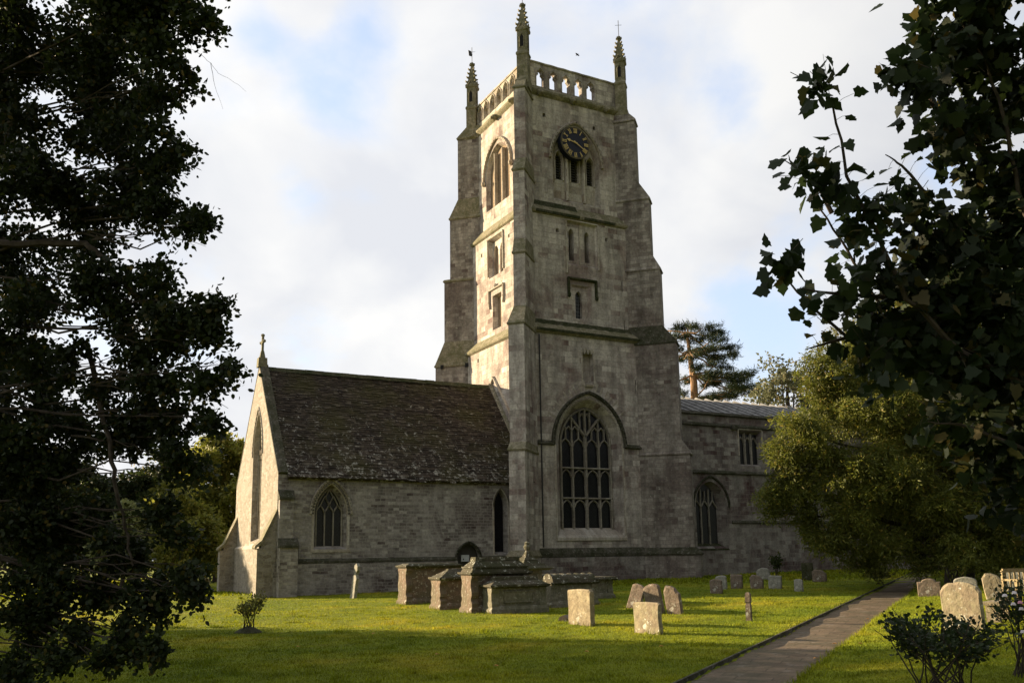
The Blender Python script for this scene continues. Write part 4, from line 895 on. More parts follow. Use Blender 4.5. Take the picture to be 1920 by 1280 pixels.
# ================================================================== HEADSTONES
def headstone(px, py, Wd, H, th, top, mat, lab, yaw=0, lean=0, tip=0, grp=None, cat='gravestone', seed=0):
    """upright slab; yaw 0 faces west; lean sideways (+ to the right seen from the west), tip fore/aft"""
    c = gp(px, py); rg = random.Random(seed+int(px)); h2 = Wd/2
    if top == 'flat': pts = [(-h2, H*.96), (-h2*.92, H), (0, H*1.01), (h2*.9, H*.985), (h2, H*.93)]
    elif top == 'round': pts = [(-h2*math.cos(a), H-h2*.42+h2*.42*math.sin(a)) for a in np.linspace(0, math.pi, 11)]
    elif top == 'bow': pts = [(-h2, H*.80), (-h2*.97, H*.83)]+[(-h2*.92*math.cos(a), H*.83+H*.17*math.sin(a)) for a in np.linspace(.1, math.pi-.1, 11)]+[(h2*.97, H*.83), (h2, H*.80)]
    elif top == 'shoulder': pts = [(-h2, H*.80), (-h2*.62, H*.83)]+[(-h2*.6*math.cos(a), H*.84+H*.16*math.sin(a)) for a in np.linspace(0, math.pi, 9)]+[(h2*.62, H*.83), (h2, H*.80)]
    elif top == 'broken': pts = [(-h2, H*.82), (-h2*.6, H), (0, H*.96), (h2*.5, H*.88), (h2*.75, H*.74), (h2, H*.66)]
    elif top == 'point': pts = [(-h2, H*.75), (-h2*.7, H*.9), (0, H), (h2*.7, H*.9), (h2, H*.75)]
    left = [(-h2*(1+rg.uniform(-.03, .03)), H*k) for k in (-.15, .2, .45, .65)]; right = [(h2*(1+rg.uniform(-.03, .03)), H*k) for k in (.65, .45, .2, -.15)]
    out = left+[(a*(1+rg.uniform(-.015, .015)), b*(1+rg.uniform(-.012, .012))) for a, b in pts]+right
    q = MB(); e = .018
    # local: x = thickness (west is -x), y runs along the face; south is to the right seen from the west
    secs = []
    for x, k in ((-th/2, 1-e/h2), (-th/2+e, 1), (th/2-e, 1), (th/2, 1-e/h2)): secs.append([(x, -a*k, b*(k if b > 0 else 1)) for a, b in out])
    FEET.append((c.x, c.y, Wd/2, th/2, yaw)); q.sweep(secs); o = q.build('gravestone', mat); o.location = (c.x, c.y, c.z)
    o.rotation_euler = (lean, tip, yaw); tag(o, lab, cat, grp); return o
g1 = 'headstones standing on the lawn'
# slender stone leaning by the chapel wall: waisted like a cross shaft
c = gp(662, 1121); q = MB(); q.sweep([[(x, y*1.25, z) for y, z in ((-.15, -.1), (.15, -.1), (.12, .55), (.14, .8), (.06, .92), (.06, 1.0), (.12, 1.12), (.10, 1.26), (.0, 1.36), (-.10, 1.26), (-.12, 1.12), (-.06, 1.0), (-.06, .92), (-.14, .8), (-.12, .55))] for x in (-.06, .06)])
o = q.build('gravestone', M['grave3']); o.location = c; o.rotation_euler = (.20, .04, .12); tag(o, 'pale slender waisted gravestone leaning against the lawn by the chapel wall', 'gravestone', g1)
headstone(1091, 1171, .80, .78, .13, 'flat', M['grave1'], 'broad flat topped buff headstone, brightly lit, in front of the barrel lid tomb', .12, -.03, 0, g1)
headstone(1216, 1187, .74, .60, .10, 'flat', M['gravelichen'], 'small square headstone blotched with lichen, nearest the camera on the left lawn', .10, -.02, 0, g1)
headstone(1188, 1140, .42, .68, .12, 'round', M['grave2'], 'dark brown headstone leaning right beside a cluster of two others', .35, .30, .1, g1)
headstone(1231, 1149, .48, .74, .12, 'round', M['grave2'], 'brown round topped headstone leaning left, middle of the leaning three', .35, -.20, 0, g1)
headstone(1267, 1151, .42, .72, .12, 'broken', M['grave2'], 'chipped brown headstone leaning left, right end of the leaning three', .35, -.16, 0, g1)
headstone(1344, 1112, .44, .50, .13, 'round', M['grave2'], 'small rounded red brown headstone, nearest of the far row', .45, -.02, 0, g1)
headstone(1354, 1104, .42, .52, .11, 'round', M['grave3'], 'pale headstone mostly hidden behind the rounded red brown one', .5, -.05, 0, g1)
headstone(1382, 1103, .46, .54, .12, 'flat', M['grave2'], 'square brown headstone in the far row before the nave window', .45, 0, 0, g1)
headstone(1420, 1103, .50, .52, .12, 'broken', M['grave2'], 'worn brown headstone with a crumbling face in the far row', .45, -.03, 0, g1)
headstone(1454, 1103, .48, .48, .12, 'flat', M['grave3'], 'pale grey square headstone at the right of the far row', .5, .03, 0, g1)
headstone(1498, 1108, .34, .42, .10, 'round', M['grave3'], 'small thin headstone standing alone near the path edge', .1, .02, 0, g1)
headstone(1434, 1087, .60, .58, .10, 'point', M['grave3'], 'pale pointed headstone leaning back beside the nave wall', .5, -.18, 0, g1)
headstone(1537, 1090, .60, .52, .12, 'broken', M['grave2'], 'dark headstone in shadow under the yew near the nave wall', .4, 0, 0, g1)
headstone(1515, 1087, .50, .75, .12, 'flat', M['moss'], 'narrow mossy green headstone in the shade under the yew', .4, 0, 0, g1)
headstone(1744, 1117, .64, .52, .12, 'shoulder', M['grave2'], 'brown shouldered headstone just right of the path', .5, -.02, 0, g1)
headstone(1810, 1182, .68, .82, .12, 'bow', M['gravelichen'], 'large bow topped headstone spotted with pale lichen behind the rose bush', .20, -.03, 0, g1)
headstone(1812, 1112, .62, .48, .12, 'round', M['grave3'], 'rounded headstone peeping over the large lichen spotted one', .5, 0, 0, g1)
headstone(1870, 1124, .48, .68, .12, 'broken', M['grave1'], 'tilted buff headstone under the yew right of the large lichened one', .5, -.12, 0, g1)
headstone(1905, 1110, .55, .60, .12, 'flat', M['grave3'], 'grey headstone behind the slatted bench', .5, 0, 0, g1)
headstone(338, 1092, .5, .85, .12, 'round', M['grave3'], 'pale rounded headstone beyond the left tree', .4, 0, 0, g1)
headstone(357, 1094, .45, 1.0, .12, 'flat', M['grave3'], 'tall grey headstone beyond the left tree', .4, 0, 0, g1)
headstone(386, 1100, .6, .55, .12, 'point', M['grave1'], 'low buff headstone left of the chapel gable', .4, 0, 0, g1)
# timber post
c = gp(1405, 1163); q = MB(); q.sweep([[(x, y, z) for x, y in ((-k, -k), (k, -k), (k, k), (-k, k))] for k, z in ((.055, -.1), (.055, .34), (.045, .36), (.045, .39), (.058, .41), (.056, .58), (.035, .62))])
o = q.build('post', M['grave2']); o.location = c; o.rotation_euler = (0, .01, .5); tag(o, 'short squared stone marker post standing alone on the lawn', 'post')
# sunken kerb fragment
c = gp(1062, 1163); q = MB(); q.sweep([[(x, y, z) for y, z in ((-.14, -.05), (.14, -.05), (.10, .09), (0, .14), (-.12, .07))] for x in (-.2, .22)])
o = q.build('stone_fragment', M['grave2']); o.location = c; o.rotation_euler = (0, 0, .6); tag(o, 'low broken stone lump beside the broad buff headstone', 'stone')
# benches at the right edge
def slatbench(px, py, rz, lab, Ln=1.5):
    c = gp(px, py); t = thing('bench', lab, 'bench', tuple(c), rz)
    q = MB()
    for k in range(4): q.box(-Ln/2, Ln/2, -.02+k*.11, .07+k*.11, .42, .45)
    q.build('seat', M['wood'], t, True); q = MB(); q.box(-Ln/2, Ln/2, .43, .47, .80, .88)
    for k in range(13): x = -Ln/2+.06+k*(Ln-.12)/12; q.box(x-.02, x+.02, .44, .46, .45, .80)
    q.build('backrest', M['wood'], t, True)
    for sx_, sy in ((-1, 0), (1, 0), (-1, .44), (1, .44)): q = MB(); q.box(sx_*Ln/2-.03, sx_*Ln/2+.03, sy-.02, sy+.04, -.03, .62 if sy == 0 else .84); q.build('leg', M['wood'], t, True)
    for sx_ in (-1, 1): q = MB(); q.box(sx_*Ln/2-.035, sx_*Ln/2+.035, -.06, .46, .62, .66); q.build('armrest', M['wood'], t, True)
    return t
slatbench(1972, 1142, -.35, 'sunlit slatted wooden bench at the right edge under the yew')
c = gp(1872, 1163); t = thing('stone_bench', 'low slab bench on two blocks right of the large lichened headstone', 'bench', tuple(c), .35)
q = MB(); q.box(-.42, .42, -.17, .17, .30, .36); q.build('seat', M['grave1'], t, True)
for k in (-.32, .26): q = MB(); q.box(k, k+.09, -.12, .12, -.05, .30); q.build('leg', M['grave1'], t, True)

# ================================================================== PLANTS
QL = np.array([(0, 0, 0), (.35, .30, .04), (1, 0, -.05), (.35, -.30, .04)])
OV = np.array([(0, 0, 0), (.25, .32, .03), (.65, .30, 0), (1, 0, -.08), (.65, -.30, 0), (.25, -.32, .03)])
def _maple():
    pts = [(0, 0), (-.06, .16), (-.10, .36), (.10, .40), (.24, .54), (.38, .46), (.44, .34), (.60, .40), (.70, .28), (.80, .16), (.90, .09), (1.0, 0)]
    pts = [(x, y, .22*abs(y)-.22*x*x) for x, y in pts]; return np.array(pts+[(x, -y, z) for x, y, z in pts[::-1][1:-1]])
MP = _maple()
NE_ = np.array([(0, .05, 0), (0, -.05, 0), (1, 0, 0)])
def scat(P, A, tm, size, spread=.6, rg=RNG, flat=0.0):
    """leaf template tm at points P pointing along A, random roll"""
    n = len(P); A = A+rg.normal(0, spread, (n, 3)); A /= np.linalg.norm(A, axis=1)[:, None]+1e-9
    B = rg.normal(0, 1, (n, 3)); B[:, 2] *= (1-flat); B -= (B*A).sum(1)[:, None]*A; B /= np.linalg.norm(B, axis=1)[:, None]+1e-9
    N = np.cross(A, B); s = size*rg.uniform(.65, 1.25, n)
    V = (A[:, None]*tm[None, :, 0:1]+B[:, None]*tm[None, :, 1:2]+N[:, None]*tm[None, :, 2:3])*s[:, None, None]+P[:, None]
    return V.reshape(-1, 3)
def twigs(blobs, tm, size, per, leaves, tl, droop=.3, spread=.7, seed=1, twmb=None, twr=.004, twp=.15, shell=.0):
    """blobs (centre, radii(3), weight): short twigs inside, leaves along each"""
    rg = np.random.default_rng(seed); out = []
    for c, r, wgt in blobs:
        n = max(1, int(per*wgt)); d = rg.normal(0, 1, (n, 3)); d /= np.linalg.norm(d, axis=1)[:, None]
        rad = (shell+(1-shell)*rg.random(n)**(1/2.4)); P0 = np.array(c)+d*np.array(r)*rad[:, None]
        A = d*np.array([1, 1, .6])+rg.normal(0, .5, (n, 3)); A[:, 2] -= droop; A /= np.linalg.norm(A, axis=1)[:, None]
        L = tl*rg.uniform(.5, 1.3, n)
        tt = (np.arange(leaves)+.5)/leaves
        PP = P0[:, None]+A[:, None]*(L[:, None]*(tt-.5)[None])[..., None]; PP[..., 2] -= (droop*.35*L)[:, None]*tt[None]**2
        PP = PP+rg.normal(0, size*.35, PP.shape); AA = np.repeat(A[:, None], leaves, 1)
        out.append(scat(PP.reshape(-1, 3), AA.reshape(-1, 3), tm, size, spread, rg))
        if twmb is not None:
            for k in range(n):
                if rg.random() < twp: a = P0[k]-A[k]*L[k]*.6; b = P0[k]+A[k]*L[k]*.5; twmb.tube([a, (a+b)/2+np.array([0, 0, .02]), b], [twr, twr*.8, twr*.4], 3)
    return np.concatenate(out)
def clump(bl, k, f, seed):
    """split every blob of foliage into k smaller clumps so that gaps open between them"""
    rg = np.random.default_rng(seed); out = []
    for c, r, w_ in bl:
        n = max(2, int(k)); d = rg.normal(0, 1, (n, 3)); d /= np.linalg.norm(d, axis=1)[:, None]; rad = rg.random(n)**(1/2.2)*.85
        for j in range(n): s_ = f*rg.uniform(.6, 1.25); out.append((tuple(np.array(c)+d[j]*rad[j]*np.array(r)), (r[0]*s_, r[1]*s_, r[2]*s_*.75), w_/n*s_/f))
    return out
def limb(m_, pts, r0_, r1_, n=7, wob=.05, seed=0):
    rg = random.Random(seed); P = [Vector(p) for p in pts]; out = []
    for k in range(len(P)-1):
        for j in range(4): out.append(P[k].lerp(P[k+1], j/4))
    out.append(P[-1]); L = (P[-1]-P[0]).length
    for k in range(1, len(out)-1): out[k] = out[k]+Vector([rg.uniform(-1, 1)*wob*L*.15 for _ in range(3)])
    m_.tube(out, [r0_+(r1_-r0_)*k/(len(out)-1) for k in range(len(out))], n)

# ---- big tree hanging over the left side
c0 = at(-620, 1000, 11.5); c0.z = float(gh(c0.x, c0.y))
lt = thing('broadleaf_tree', 'large dark broadleaf tree hanging over the left side of the lawn', 'tree', tuple(c0))
trunk = MB(); top = c0+Vector((.5, .4, 9.5))
limb(trunk, [c0+Vector((0, 0, -.2)), c0+Vector((.1, 0, 3)), c0+Vector((.3, .3, 6)), top], .38, .12, 9, .05, 1)
BL = [  # px, py, radius px, depth
 (40, 40, 150, 10), (180, 60, 140, 9.5), (300, 60, 95, 9.2), (365, 40, 55, 9), (340, 130, 50, 9), (90, 200, 150, 10.5), (230, 190, 110, 10), (290, 170, 55, 9.3),
 (60, 340, 140, 10), (200, 320, 120, 9.6), (290, 300, 70, 9.2), (330, 290, 38, 9), (30, 480, 120, 10.5), (170, 400, 90, 10), (290, 380, 75, 9.3), (355, 425, 45, 9), (380, 415, 20, 8.8),
 (60, 610, 120, 10), (180, 560, 100, 9.6), (280, 520, 60, 9.4), (300, 620, 95, 9.3), (380, 600, 55, 9), (415, 570, 22, 8.8), (405, 630, 32, 8.9), (60, 740, 120, 10.4), (190, 700, 100, 9.8),
 (300, 720, 90, 9.4), (380, 710, 60, 9), (425, 690, 30, 8.8), (390, 780, 40, 9), (330, 820, 75, 9.2), (240, 800, 70, 9.8), (100, 840, 110, 10.2), (20, 900, 90, 10), (350, 880, 45, 9.1),
 (120, 960, 90, 10), (40, 1020, 90, 9.5), (300, 960, 48, 9.3), (330, 1000, 50, 9.2), (230, 1020, 55, 9.6), (340, 1080, 50, 9), (375, 1110, 24, 8.8), (280, 1120, 60, 9.1), (180, 1110, 60, 9.4), (90, 1110, 60, 9.3), (250, 1190, 52, 8.9), (290, 1215, 24, 8.7),
 (40, 1170, 60, 9), (110, 1240, 30, 8.6), (30, 1260, 45, 8.5), (190, 1230, 26, 8.7), (150, 1190, 34, 9),
 (330, 20, 60, 9), (-80, 60, 170, 11), (-100, 260, 170, 11), (-120, 470, 170, 11), (-90, 690, 170, 11), (-100, 900, 170, 11), (-120, 1080, 150, 10.5), (60, -110, 170, 10), (250, -100, 140, 9.6), (400, -60, 50, 9.2),
 (-260, 100, 260, 12), (-300, 450, 260, 12), (-320, 780, 250, 12), (0, -320, 260, 11), (-350, -250, 350, 12.5), (-560, 300, 330, 12.5), (-600, 700, 300, 12.5)]
bl = []
for k, (px, py, rp, D) in enumerate(BL):
    c = at(px, py, D); r = rp*D/F_; bl.append((tuple(c), (r*.95, r*1.25, r*.95), max(.25, (rp/60)**2*(.62 if rp < 200 else .22))*(1.6 if py > 780 and px < 300 else 1)))
    if rp < 200:
        h_ = min(9.2, max(1.6, c.z-.2+random.uniform(-.4, .9))); root = c0.lerp(top, min(1, h_/9.5)); mid = root.lerp(c, .55)+Vector((0, 0, .35))
        limb(trunk, [root, mid, c], .035, .005, 5, .12, k)
        for j in range(2): e = c+Vector([random.uniform(-1, 1)*r for _ in range(3)]); limb(trunk, [mid.lerp(c, .6), mid.lerp(c, .8).lerp(e, .4), e], .009, .002, 4, .2, k*3+j)
# visible limbs: level bough and the hanging stem
limb(trunk, [at(-300, 430, 11), at(0, 457, 10), at(160, 455, 9.6), at(200, 490, 9.5), at(260, 560, 9.4)], .05, .02, 6, .02, 77)
limb(trunk, [at(160, 640, 10), at(205, 830, 9.4), at(215, 900, 9.3), at(235, 990, 9.3), at(250, 1060, 9.2)], .03, .012, 6, .04, 78)
limb(trunk, [at(330, 80, 9), at(372, 100, 9), at(395, 118, 9), at(410, 138, 9), at(440, 155, 9), at(462, 172, 9)], .003, .001, 4, .04, 79); limb(trunk, [at(395, 118, 9), at(402, 160, 9), at(418, 205, 9)], .003, .001, 4, .04, 80)
LV = twigs(clump(bl, 8, .38, 5), OV, .058, 150, 12, .30, .35, .8, 21)
trunk.build('trunk', M['bark'], lt); bigmesh('crown', LV, 6, M['leafL'], lt)

# ---- maple reaching in from the right, close to the camera
c0 = at(2420, 1230, 7.6); c0.z = float(gh(c0.x, c0.y))
rt = thing('maple_tree', 'maple tree with large lobed leaves reaching in from the right', 'tree', tuple(c0))
trunk = MB(); top = c0+Vector((-.3, 0, 6.8)); limb(trunk, [c0-Vector((0, 0, .2)), c0+Vector((-.1, 0, 3)), top], .16, .05, 9, .03, 3)
boughs = [
 [(2250, 900), (1990, 760), (1800, 660), (1700, 560), (1640, 430), (1590, 330), (1560, 200), (1542, 155)],
 [(1990, 760), (1760, 690), (1640, 560), (1590, 470), (1540, 390), (1505, 310)],
 [(2200, 960), (1850, 770), (1700, 690), (1610, 650), (1540, 590), (1480, 530), (1455, 525)],
 [(1700, 560), (1620, 555), (1540, 548), (1500, 540)],
 [(2250, 700), (2000, 540), (1920, 400), (1890, 250), (1850, 120), (1800, 40)],
 [(1920, 400), (1800, 280), (1740, 180), (1690, 130)],
 [(1900, 330), (1790, 230), (1700, 160), (1680, 100)], [(1990, 560), (1850, 480), (1760, 390), (1690, 310), (1660, 290)],
 [(2200, 1050), (1960, 860), (1820, 800), (1740, 790)], [(1560, 400), (1530, 340), (1470, 300)], [(1640, 620), (1560, 640), (1510, 655)]]
bp = []
for k, bq in enumerate(boughs):
    Dd = 6.4+.35*((k*7) % 4); P = [at(x, y, Dd+(x-1500)*.0012) for x, y in bq]; limb(trunk, P, .022 if k in (1, 3, 9, 10) else .03, .004, 6, .02, k+50)
    for a, b in zip(P[:-1], P[1:]):
        n = max(2, int((b-a).length/.085)); 
        for j in range(n): bp.append((a.lerp(b, j/n), (b-a).normalized()))
    if k not in (1, 3, 7, 9, 10, 5, 6): limb(trunk, [c0.lerp(top, .5+.05*k), P[0]], .06, .03, 6, .02, k+90)
rg = np.random.default_rng(4); Pp, Aa = [], []; pet = MB()
for p, d in bp:
    if p.x == 0: continue
    for s_ in range(2 if rg.random() < .75 else 1):
        off = Vector(rg.normal(0, 1, 3)); off -= d*off.dot(d); off.normalize(); L = rg.uniform(.05, .17); e = p+off*L+Vector((0, 0, .02))
        pet.tube([p, p.lerp(e, .5)+Vector((0, 0, .012)), e], [.0022, .0018, .0015], 3); Pp.append(e); a = off+Vector((0, 0, -.45)); Aa.append(a)
V1 = scat(np.array(Pp), np.array(Aa), MP, .118, .45, rg, .6)
RBL = [(1800, 470, 60, 7), (1850, 560, 70, 7), (1740, 620, 60, 7), (1660, 590, 50, 6.9), (1840, 690, 70, 7.1), (1890, 180, 80, 7.2), (1905, 420, 70, 7.2), (1880, 60, 110, 7), (1780, 60, 50, 6.8), (1790, 40, 60, 7), (1720, 130, 38, 6.6), (1850, 180, 95, 7), (1900, 330, 90, 7.2), (1790, 230, 45, 6.9), (1700, 150, 45, 6.6), (1840, 330, 55, 7), (1880, 480, 100, 7.2),
 (1780, 420, 42, 6.9), (1700, 400, 45, 6.8), (1720, 480, 60, 6.9), (1810, 560, 90, 7), (1900, 640, 100, 7.2), (1700, 560, 60, 6.9), (1640, 500, 40, 6.7), (1640, 400, 40, 6.6), (1600, 420, 32, 6.6), (1690, 650, 65, 6.9), (1780, 700, 80, 7), (1880, 780, 95, 7.2), (1640, 690, 40, 6.8),
 (1900, 900, 70, 7.2), (1860, 860, 50, 7.1), (1915, 1000, 45, 7.2), (1760, 780, 45, 7), (1600, 560, 38, 6.7), (1560, 340, 30, 6.5), (1540, 150, 22, 6.4), (1490, 310, 28, 6.5), (1470, 500, 22, 6.4), (1860, -60, 110, 7), (1760, -60, 60, 7),
 (2020, 100, 140, 7.5), (2030, 350, 140, 7.5), (2030, 600, 140, 7.6), (2040, 850, 140, 7.6), (2200, 300, 180, 8), (2200, 650, 180, 8), (2250, 0, 200, 8)]
bl = [(tuple(at(x, y, D)), (r*D/F_, r*D/F_*1.4, r*D/F_), (r/60)**2*(1 if r < 130 else .4)) for x, y, r, D in RBL]
for k, (c, r, w_) in enumerate(bl):
    if k % 2 == 0 and RBL[k][0] > 1740: cv_ = Vector(c); q0 = c0.lerp(top, min(1, max(.15, (cv_.z-c0.z-.6)/6.8))); limb(trunk, [q0, q0.lerp(cv_, .5)+Vector((0, 0, -.18)), cv_], .025, .005, 5, .15, 200+k)
V2 = twigs(clump(bl, 5, .42, 8), MP, .105, 26, 6, .40, .25, .6, 31, pet, .003, .35)
trunk.build('trunk', M['bark'], rt); pet.build('leaf_stalks', M['bark'], rt); bigmesh('crown', np.concatenate([V1, V2]), len(MP), M['leafR'], rt)

# ---- yew
c0 = at(1800, 1098, 33); c0.z = float(gh(c0.x, c0.y))
yw = thing('yew_tree', 'wide golden green yew tree overhanging the path beside the nave', 'tree', tuple(c0))
trunk = MB(); limb(trunk, [c0-Vector((0, 0, .3)), c0+Vector((.1, 0, 2)), c0+Vector((-.3, .2, 4.5)), c0+Vector((0, 0, 7.5))], .55, .12, 10, .05, 9)
YB = [(1560, 690, 50, 31.5), (1620, 640, 50, 32), (1700, 590, 60, 32), (1780, 570, 70, 33), (1880, 560, 80, 33), (1980, 640, 110, 33), (1440, 925, 20, 31), (1450, 960, 20, 31), (1510, 820, 62, 31), (1500, 930, 62, 31), (1540, 1000, 45, 31), (1585, 770, 75, 31), (1600, 890, 80, 30.5), (1590, 990, 55, 30.5), (1640, 700, 60, 32), (1690, 800, 90, 30.5), (1700, 930, 85, 30), (1680, 1020, 42, 30), (1740, 690, 80, 32), (1800, 820, 95, 30.5), (1800, 950, 85, 29.5), (1790, 1035, 42, 29), (1880, 720, 90, 32), (1900, 870, 95, 30.5), (1890, 1000, 70, 29.5), (1870, 1055, 34, 29), (1980, 800, 120, 31), (1990, 960, 110, 30.5), (2080, 880, 120, 32), (1800, 620, 85, 33), (1700, 640, 50, 33), (1900, 620, 90, 33.5), (1560, 730, 45, 32), (1610, 1040, 34, 31), (1730, 1050, 30, 30), (1640, 1020, 36, 31), (1460, 935, 28, 31), (1470, 860, 30, 31),
 (1650, 760, 110, 36), (1800, 760, 140, 37), (1950, 780, 140, 37), (1650, 930, 110, 36), (1850, 950, 130, 36)]
bl = []
for k, (x, y, r, D) in enumerate(YB):
    c = at(x, y, D); rr_ = r*D/F_; bl.append((tuple(c), (rr_, rr_*1.15, rr_), (r/60)**2)); limb(trunk, [c0+Vector((0, 0, max(1.2, min(7, c.z*.6)))), (c0+Vector((0, 0, c.z*.8))).lerp(c, .5), c], .12, .02, 5, .08, 300+k)
YL = twigs(clump(bl, 10, .44, 6), QL*np.array([1, .45, 1]), .15, 620, 12, .55, .55, .45, 41, None, shell=.3); trunk.build('trunk', M['bark'], yw); bigmesh('crown', YL, 4, M['yew'], yw)

# ---- pine behind the nave
c0 = at(1304, 1000, 72); c0.z = .2
pn = thing('pine_tree', 'tall dark pine with layered boughs and orange trunk beyond the nave roof', 'tree', tuple(c0))
D = 72; trunk = MB(); tp = [at(1306, 1000, D), at(1303, 760, D), at(1301, 715, D), at(1294, 670, D), at(1289, 630, D), at(1290, 608, D)]; tp[0].z = 0
trunk.tube(tp, [.5, .33, .28, .19, .11, .04], 9)
PB = [(1330, 652, 40, 5), (1360, 668, 30, 5), (1345, 682, 40, 5), (1365, 698, 40, 5), (1395, 700, 26, 5), (1370, 714, 44, 5), (1400, 724, 34, 5), (1405, 736, 24, 5), (1375, 732, 40, 5), (1345, 750, 40, 5), (1330, 708, 30, 5), (1282, 612, 30, 12), (1318, 614, 34, 13), (1345, 626, 24, 8), (1270, 632, 22, 10), (1300, 634, 44, 9), (1335, 636, 28, 6), (1362, 652, 26, 9), (1335, 656, 24, 9), (1305, 668, 24, 10), (1372, 664, 12, 9), (1345, 672, 22, 8), (1280, 672, 18, 12), (1300, 690, 20, 10), (1352, 690, 28, 7), (1335, 700, 20, 6), (1378, 704, 26, 7), (1405, 706, 18, 7), (1350, 716, 34, 8), (1388, 726, 30, 8), (1414, 737, 14, 6), (1330, 722, 22, 7), (1372, 742, 26, 6), (1350, 740, 28, 8), (1284, 716, 16, 12), (1276, 738, 14, 12), (1330, 748, 22, 6), (1275, 752, 18, 8), (1270, 655, 12, 8), (1240, 640, 30, 12), (1235, 680, 26, 10), (1240, 720, 30, 10), (1225, 610, 20, 10)]
bl = []
for k, (x, y, rx, ry) in enumerate(PB):
    dd = D+random.uniform(-2.5, 2.5); c = at(x, y, dd); bl.append((tuple(c), (rx*dd/F_, rx*dd/F_, ry*dd/F_*.5), max(.5, rx*min(ry, 8)/260.)))
    zt = c.z-random.uniform(-.3, 1.2); root = Vector((c0.x, c0.y, 0)); kk = min(range(len(tp)-1), key=lambda i: abs(tp[i].z-zt)); root = tp[kk].lerp(tp[kk+1], .3)
    limb(trunk, [root, root.lerp(c, .6)+Vector((0, 0, -.25)), c], .09, .025, 5, .10, 500+k)
PLV = twigs(clump(bl, 5, .45, 9), NE_*np.array([1, 1.9, 1]), .27, 78, 14, .60, -.35, .7, 51)
trunk.build('trunk', M['pinebark'], pn); bigmesh('crown', PLV, 3, M['pine'], pn)

# ---- background trees
def bgtree(px, py, D, Hh, R, mat, name, lab, seed, n=340, sz=.30, droop=.1, tm=QL, grp='trees beyond the churchyard', lobes=16, low=.25, per=None):
    c = at(px, py, D); c.z = float(gh(c.x, c.y)); t = thing(name, lab, 'tree', tuple(c), 0, grp); rg_ = random.Random(seed); tr = MB(); bl_ = []
    limb(tr, [c-Vector((0, 0, .3)), c+Vector((.1, .1, Hh*.4)), c+Vector((-.1, 0, Hh*.85))], Hh*.03, .06, 8, .04, seed)
    for k in range(lobes):
        f = low+(1-low)*(k+.5)/lobes; rr_ = R*math.sin(math.pi*min(1, (.18+.80*(f-low)/(1-low))))**.7; a = k*2.4+rg_.uniform(-.4, .4); q = rr_*rg_.uniform(.35, .78)
        b = c+Vector((math.cos(a)*q, math.sin(a)*q, Hh*f*.94)); s_ = R*rg_.uniform(.30, .46); bl_.append((tuple(b), (s_, s_, s_*.8), 1.0)); limb(tr, [c+Vector((0, 0, b.z*.6)), b], Hh*.010, .02, 5, .12, seed+k)
    LV_ = twigs(clump(bl_, 5, .45, seed), tm, sz, n, 8, sz*3, droop, .8, seed, None, shell=.3); tr.build('trunk', M['bark'], t); bigmesh('crown', LV_, len(tm), mat, t); return t
bgtree(405, 1100, 62, 10.2, 5.2, M['treeA'], 'broadleaf_tree', 'olive green tree directly left of the chapel gable', 61)
bgtree(300, 1100, 66, 8.6, 5.0, M['treeB'], 'broadleaf_tree', 'dark bushy tree beyond the lawn, second left of the chapel', 62)
bgtree(228, 1098, 54, 5.0, 1.9, M['willow'], 'willow_tree', 'pale weeping willow catching the sun at the lawn edge', 63, 260, .26, 1.6, lobes=12, low=.3)
bgtree(150, 1100, 64, 8.4, 5.2, M['treeB'], 'broadleaf_tree', 'dark rounded tree behind the pale willow', 64)
bgtree(30, 1100, 58, 8.8, 5.0, M['treeB'], 'broadleaf_tree', 'dark tree at the far left edge of the churchyard', 65)
bgtree(345, 1095, 50, 5.0, 2.6, M['treeA'], 'broadleaf_tree', 'low yellow green tree in front of the dark bushy one', 66, 260, .22)
bgtree(1500, 1060, 60, 14.5, 3.6, M['autumn'], 'broadleaf_tree', 'thin pale autumn tree rising behind the yew and nave', 67, 70, .26, .2, lobes=18, low=.4)
bgtree(1640, 1060, 66, 18.5, 5.5, M['autumn'], 'broadleaf_tree', 'tall pale autumn tree high behind the yew', 68, 90, .28, .2, lobes=18, low=.4)
bgtree(1850, 1080, 52, 13, 7, M['treeB'], 'broadleaf_tree', 'dark tree behind the yew at the right edge', 69, 300, .28)
bgtree(-260, 1090, 60, 11, 6, M['treeB'], 'broadleaf_tree', 'dark tree out of frame on the far left', 70)
# trees west of the lawn that shade the foreground
def shade(x, y, Hh, R, seed, lab):
    c = Vector((x, y, float(gh(x, y)))); t = thing('broadleaf_tree', lab, 'tree', tuple(c), 0, 'trees along the west side of the lawn'); rg_ = random.Random(seed); tr = MB(); bl_ = []
    limb(tr, [c, c+Vector((0, 0, Hh*.8))], .3, .08, 8, .04, seed)
    for k in range(22):
        a = k*2.4; q = R*math.sqrt((k+.5)/22)*.85; b = c+Vector((math.cos(a)*q, math.sin(a)*q, Hh*(.12+.75*rg_.random()))); bl_.append((tuple(b), (R*.36, R*.36, R*.36), 1))
    LV_ = twigs(bl_, QL, .34, 110, 8, 1.0, .1, .8, seed); tr.build('trunk', M['bark'], t); bigmesh('crown', LV_, 4, M['treeB'], t)
shade(-18.5, -4.2, 10, 4.2, 81, 'round tree west of the lawn, nearest the chapel side'); shade(-19.5, -10.5, 9.5, 4.3, 82, 'round tree west of the lawn, middle of the line')
shade(-18, -17, 8, 3.6, 83, 'round tree west of the lawn, close to the camera side'); shade(-17.5, -23, 7, 3.2, 84, 'low round tree west of the lawn beside the camera')

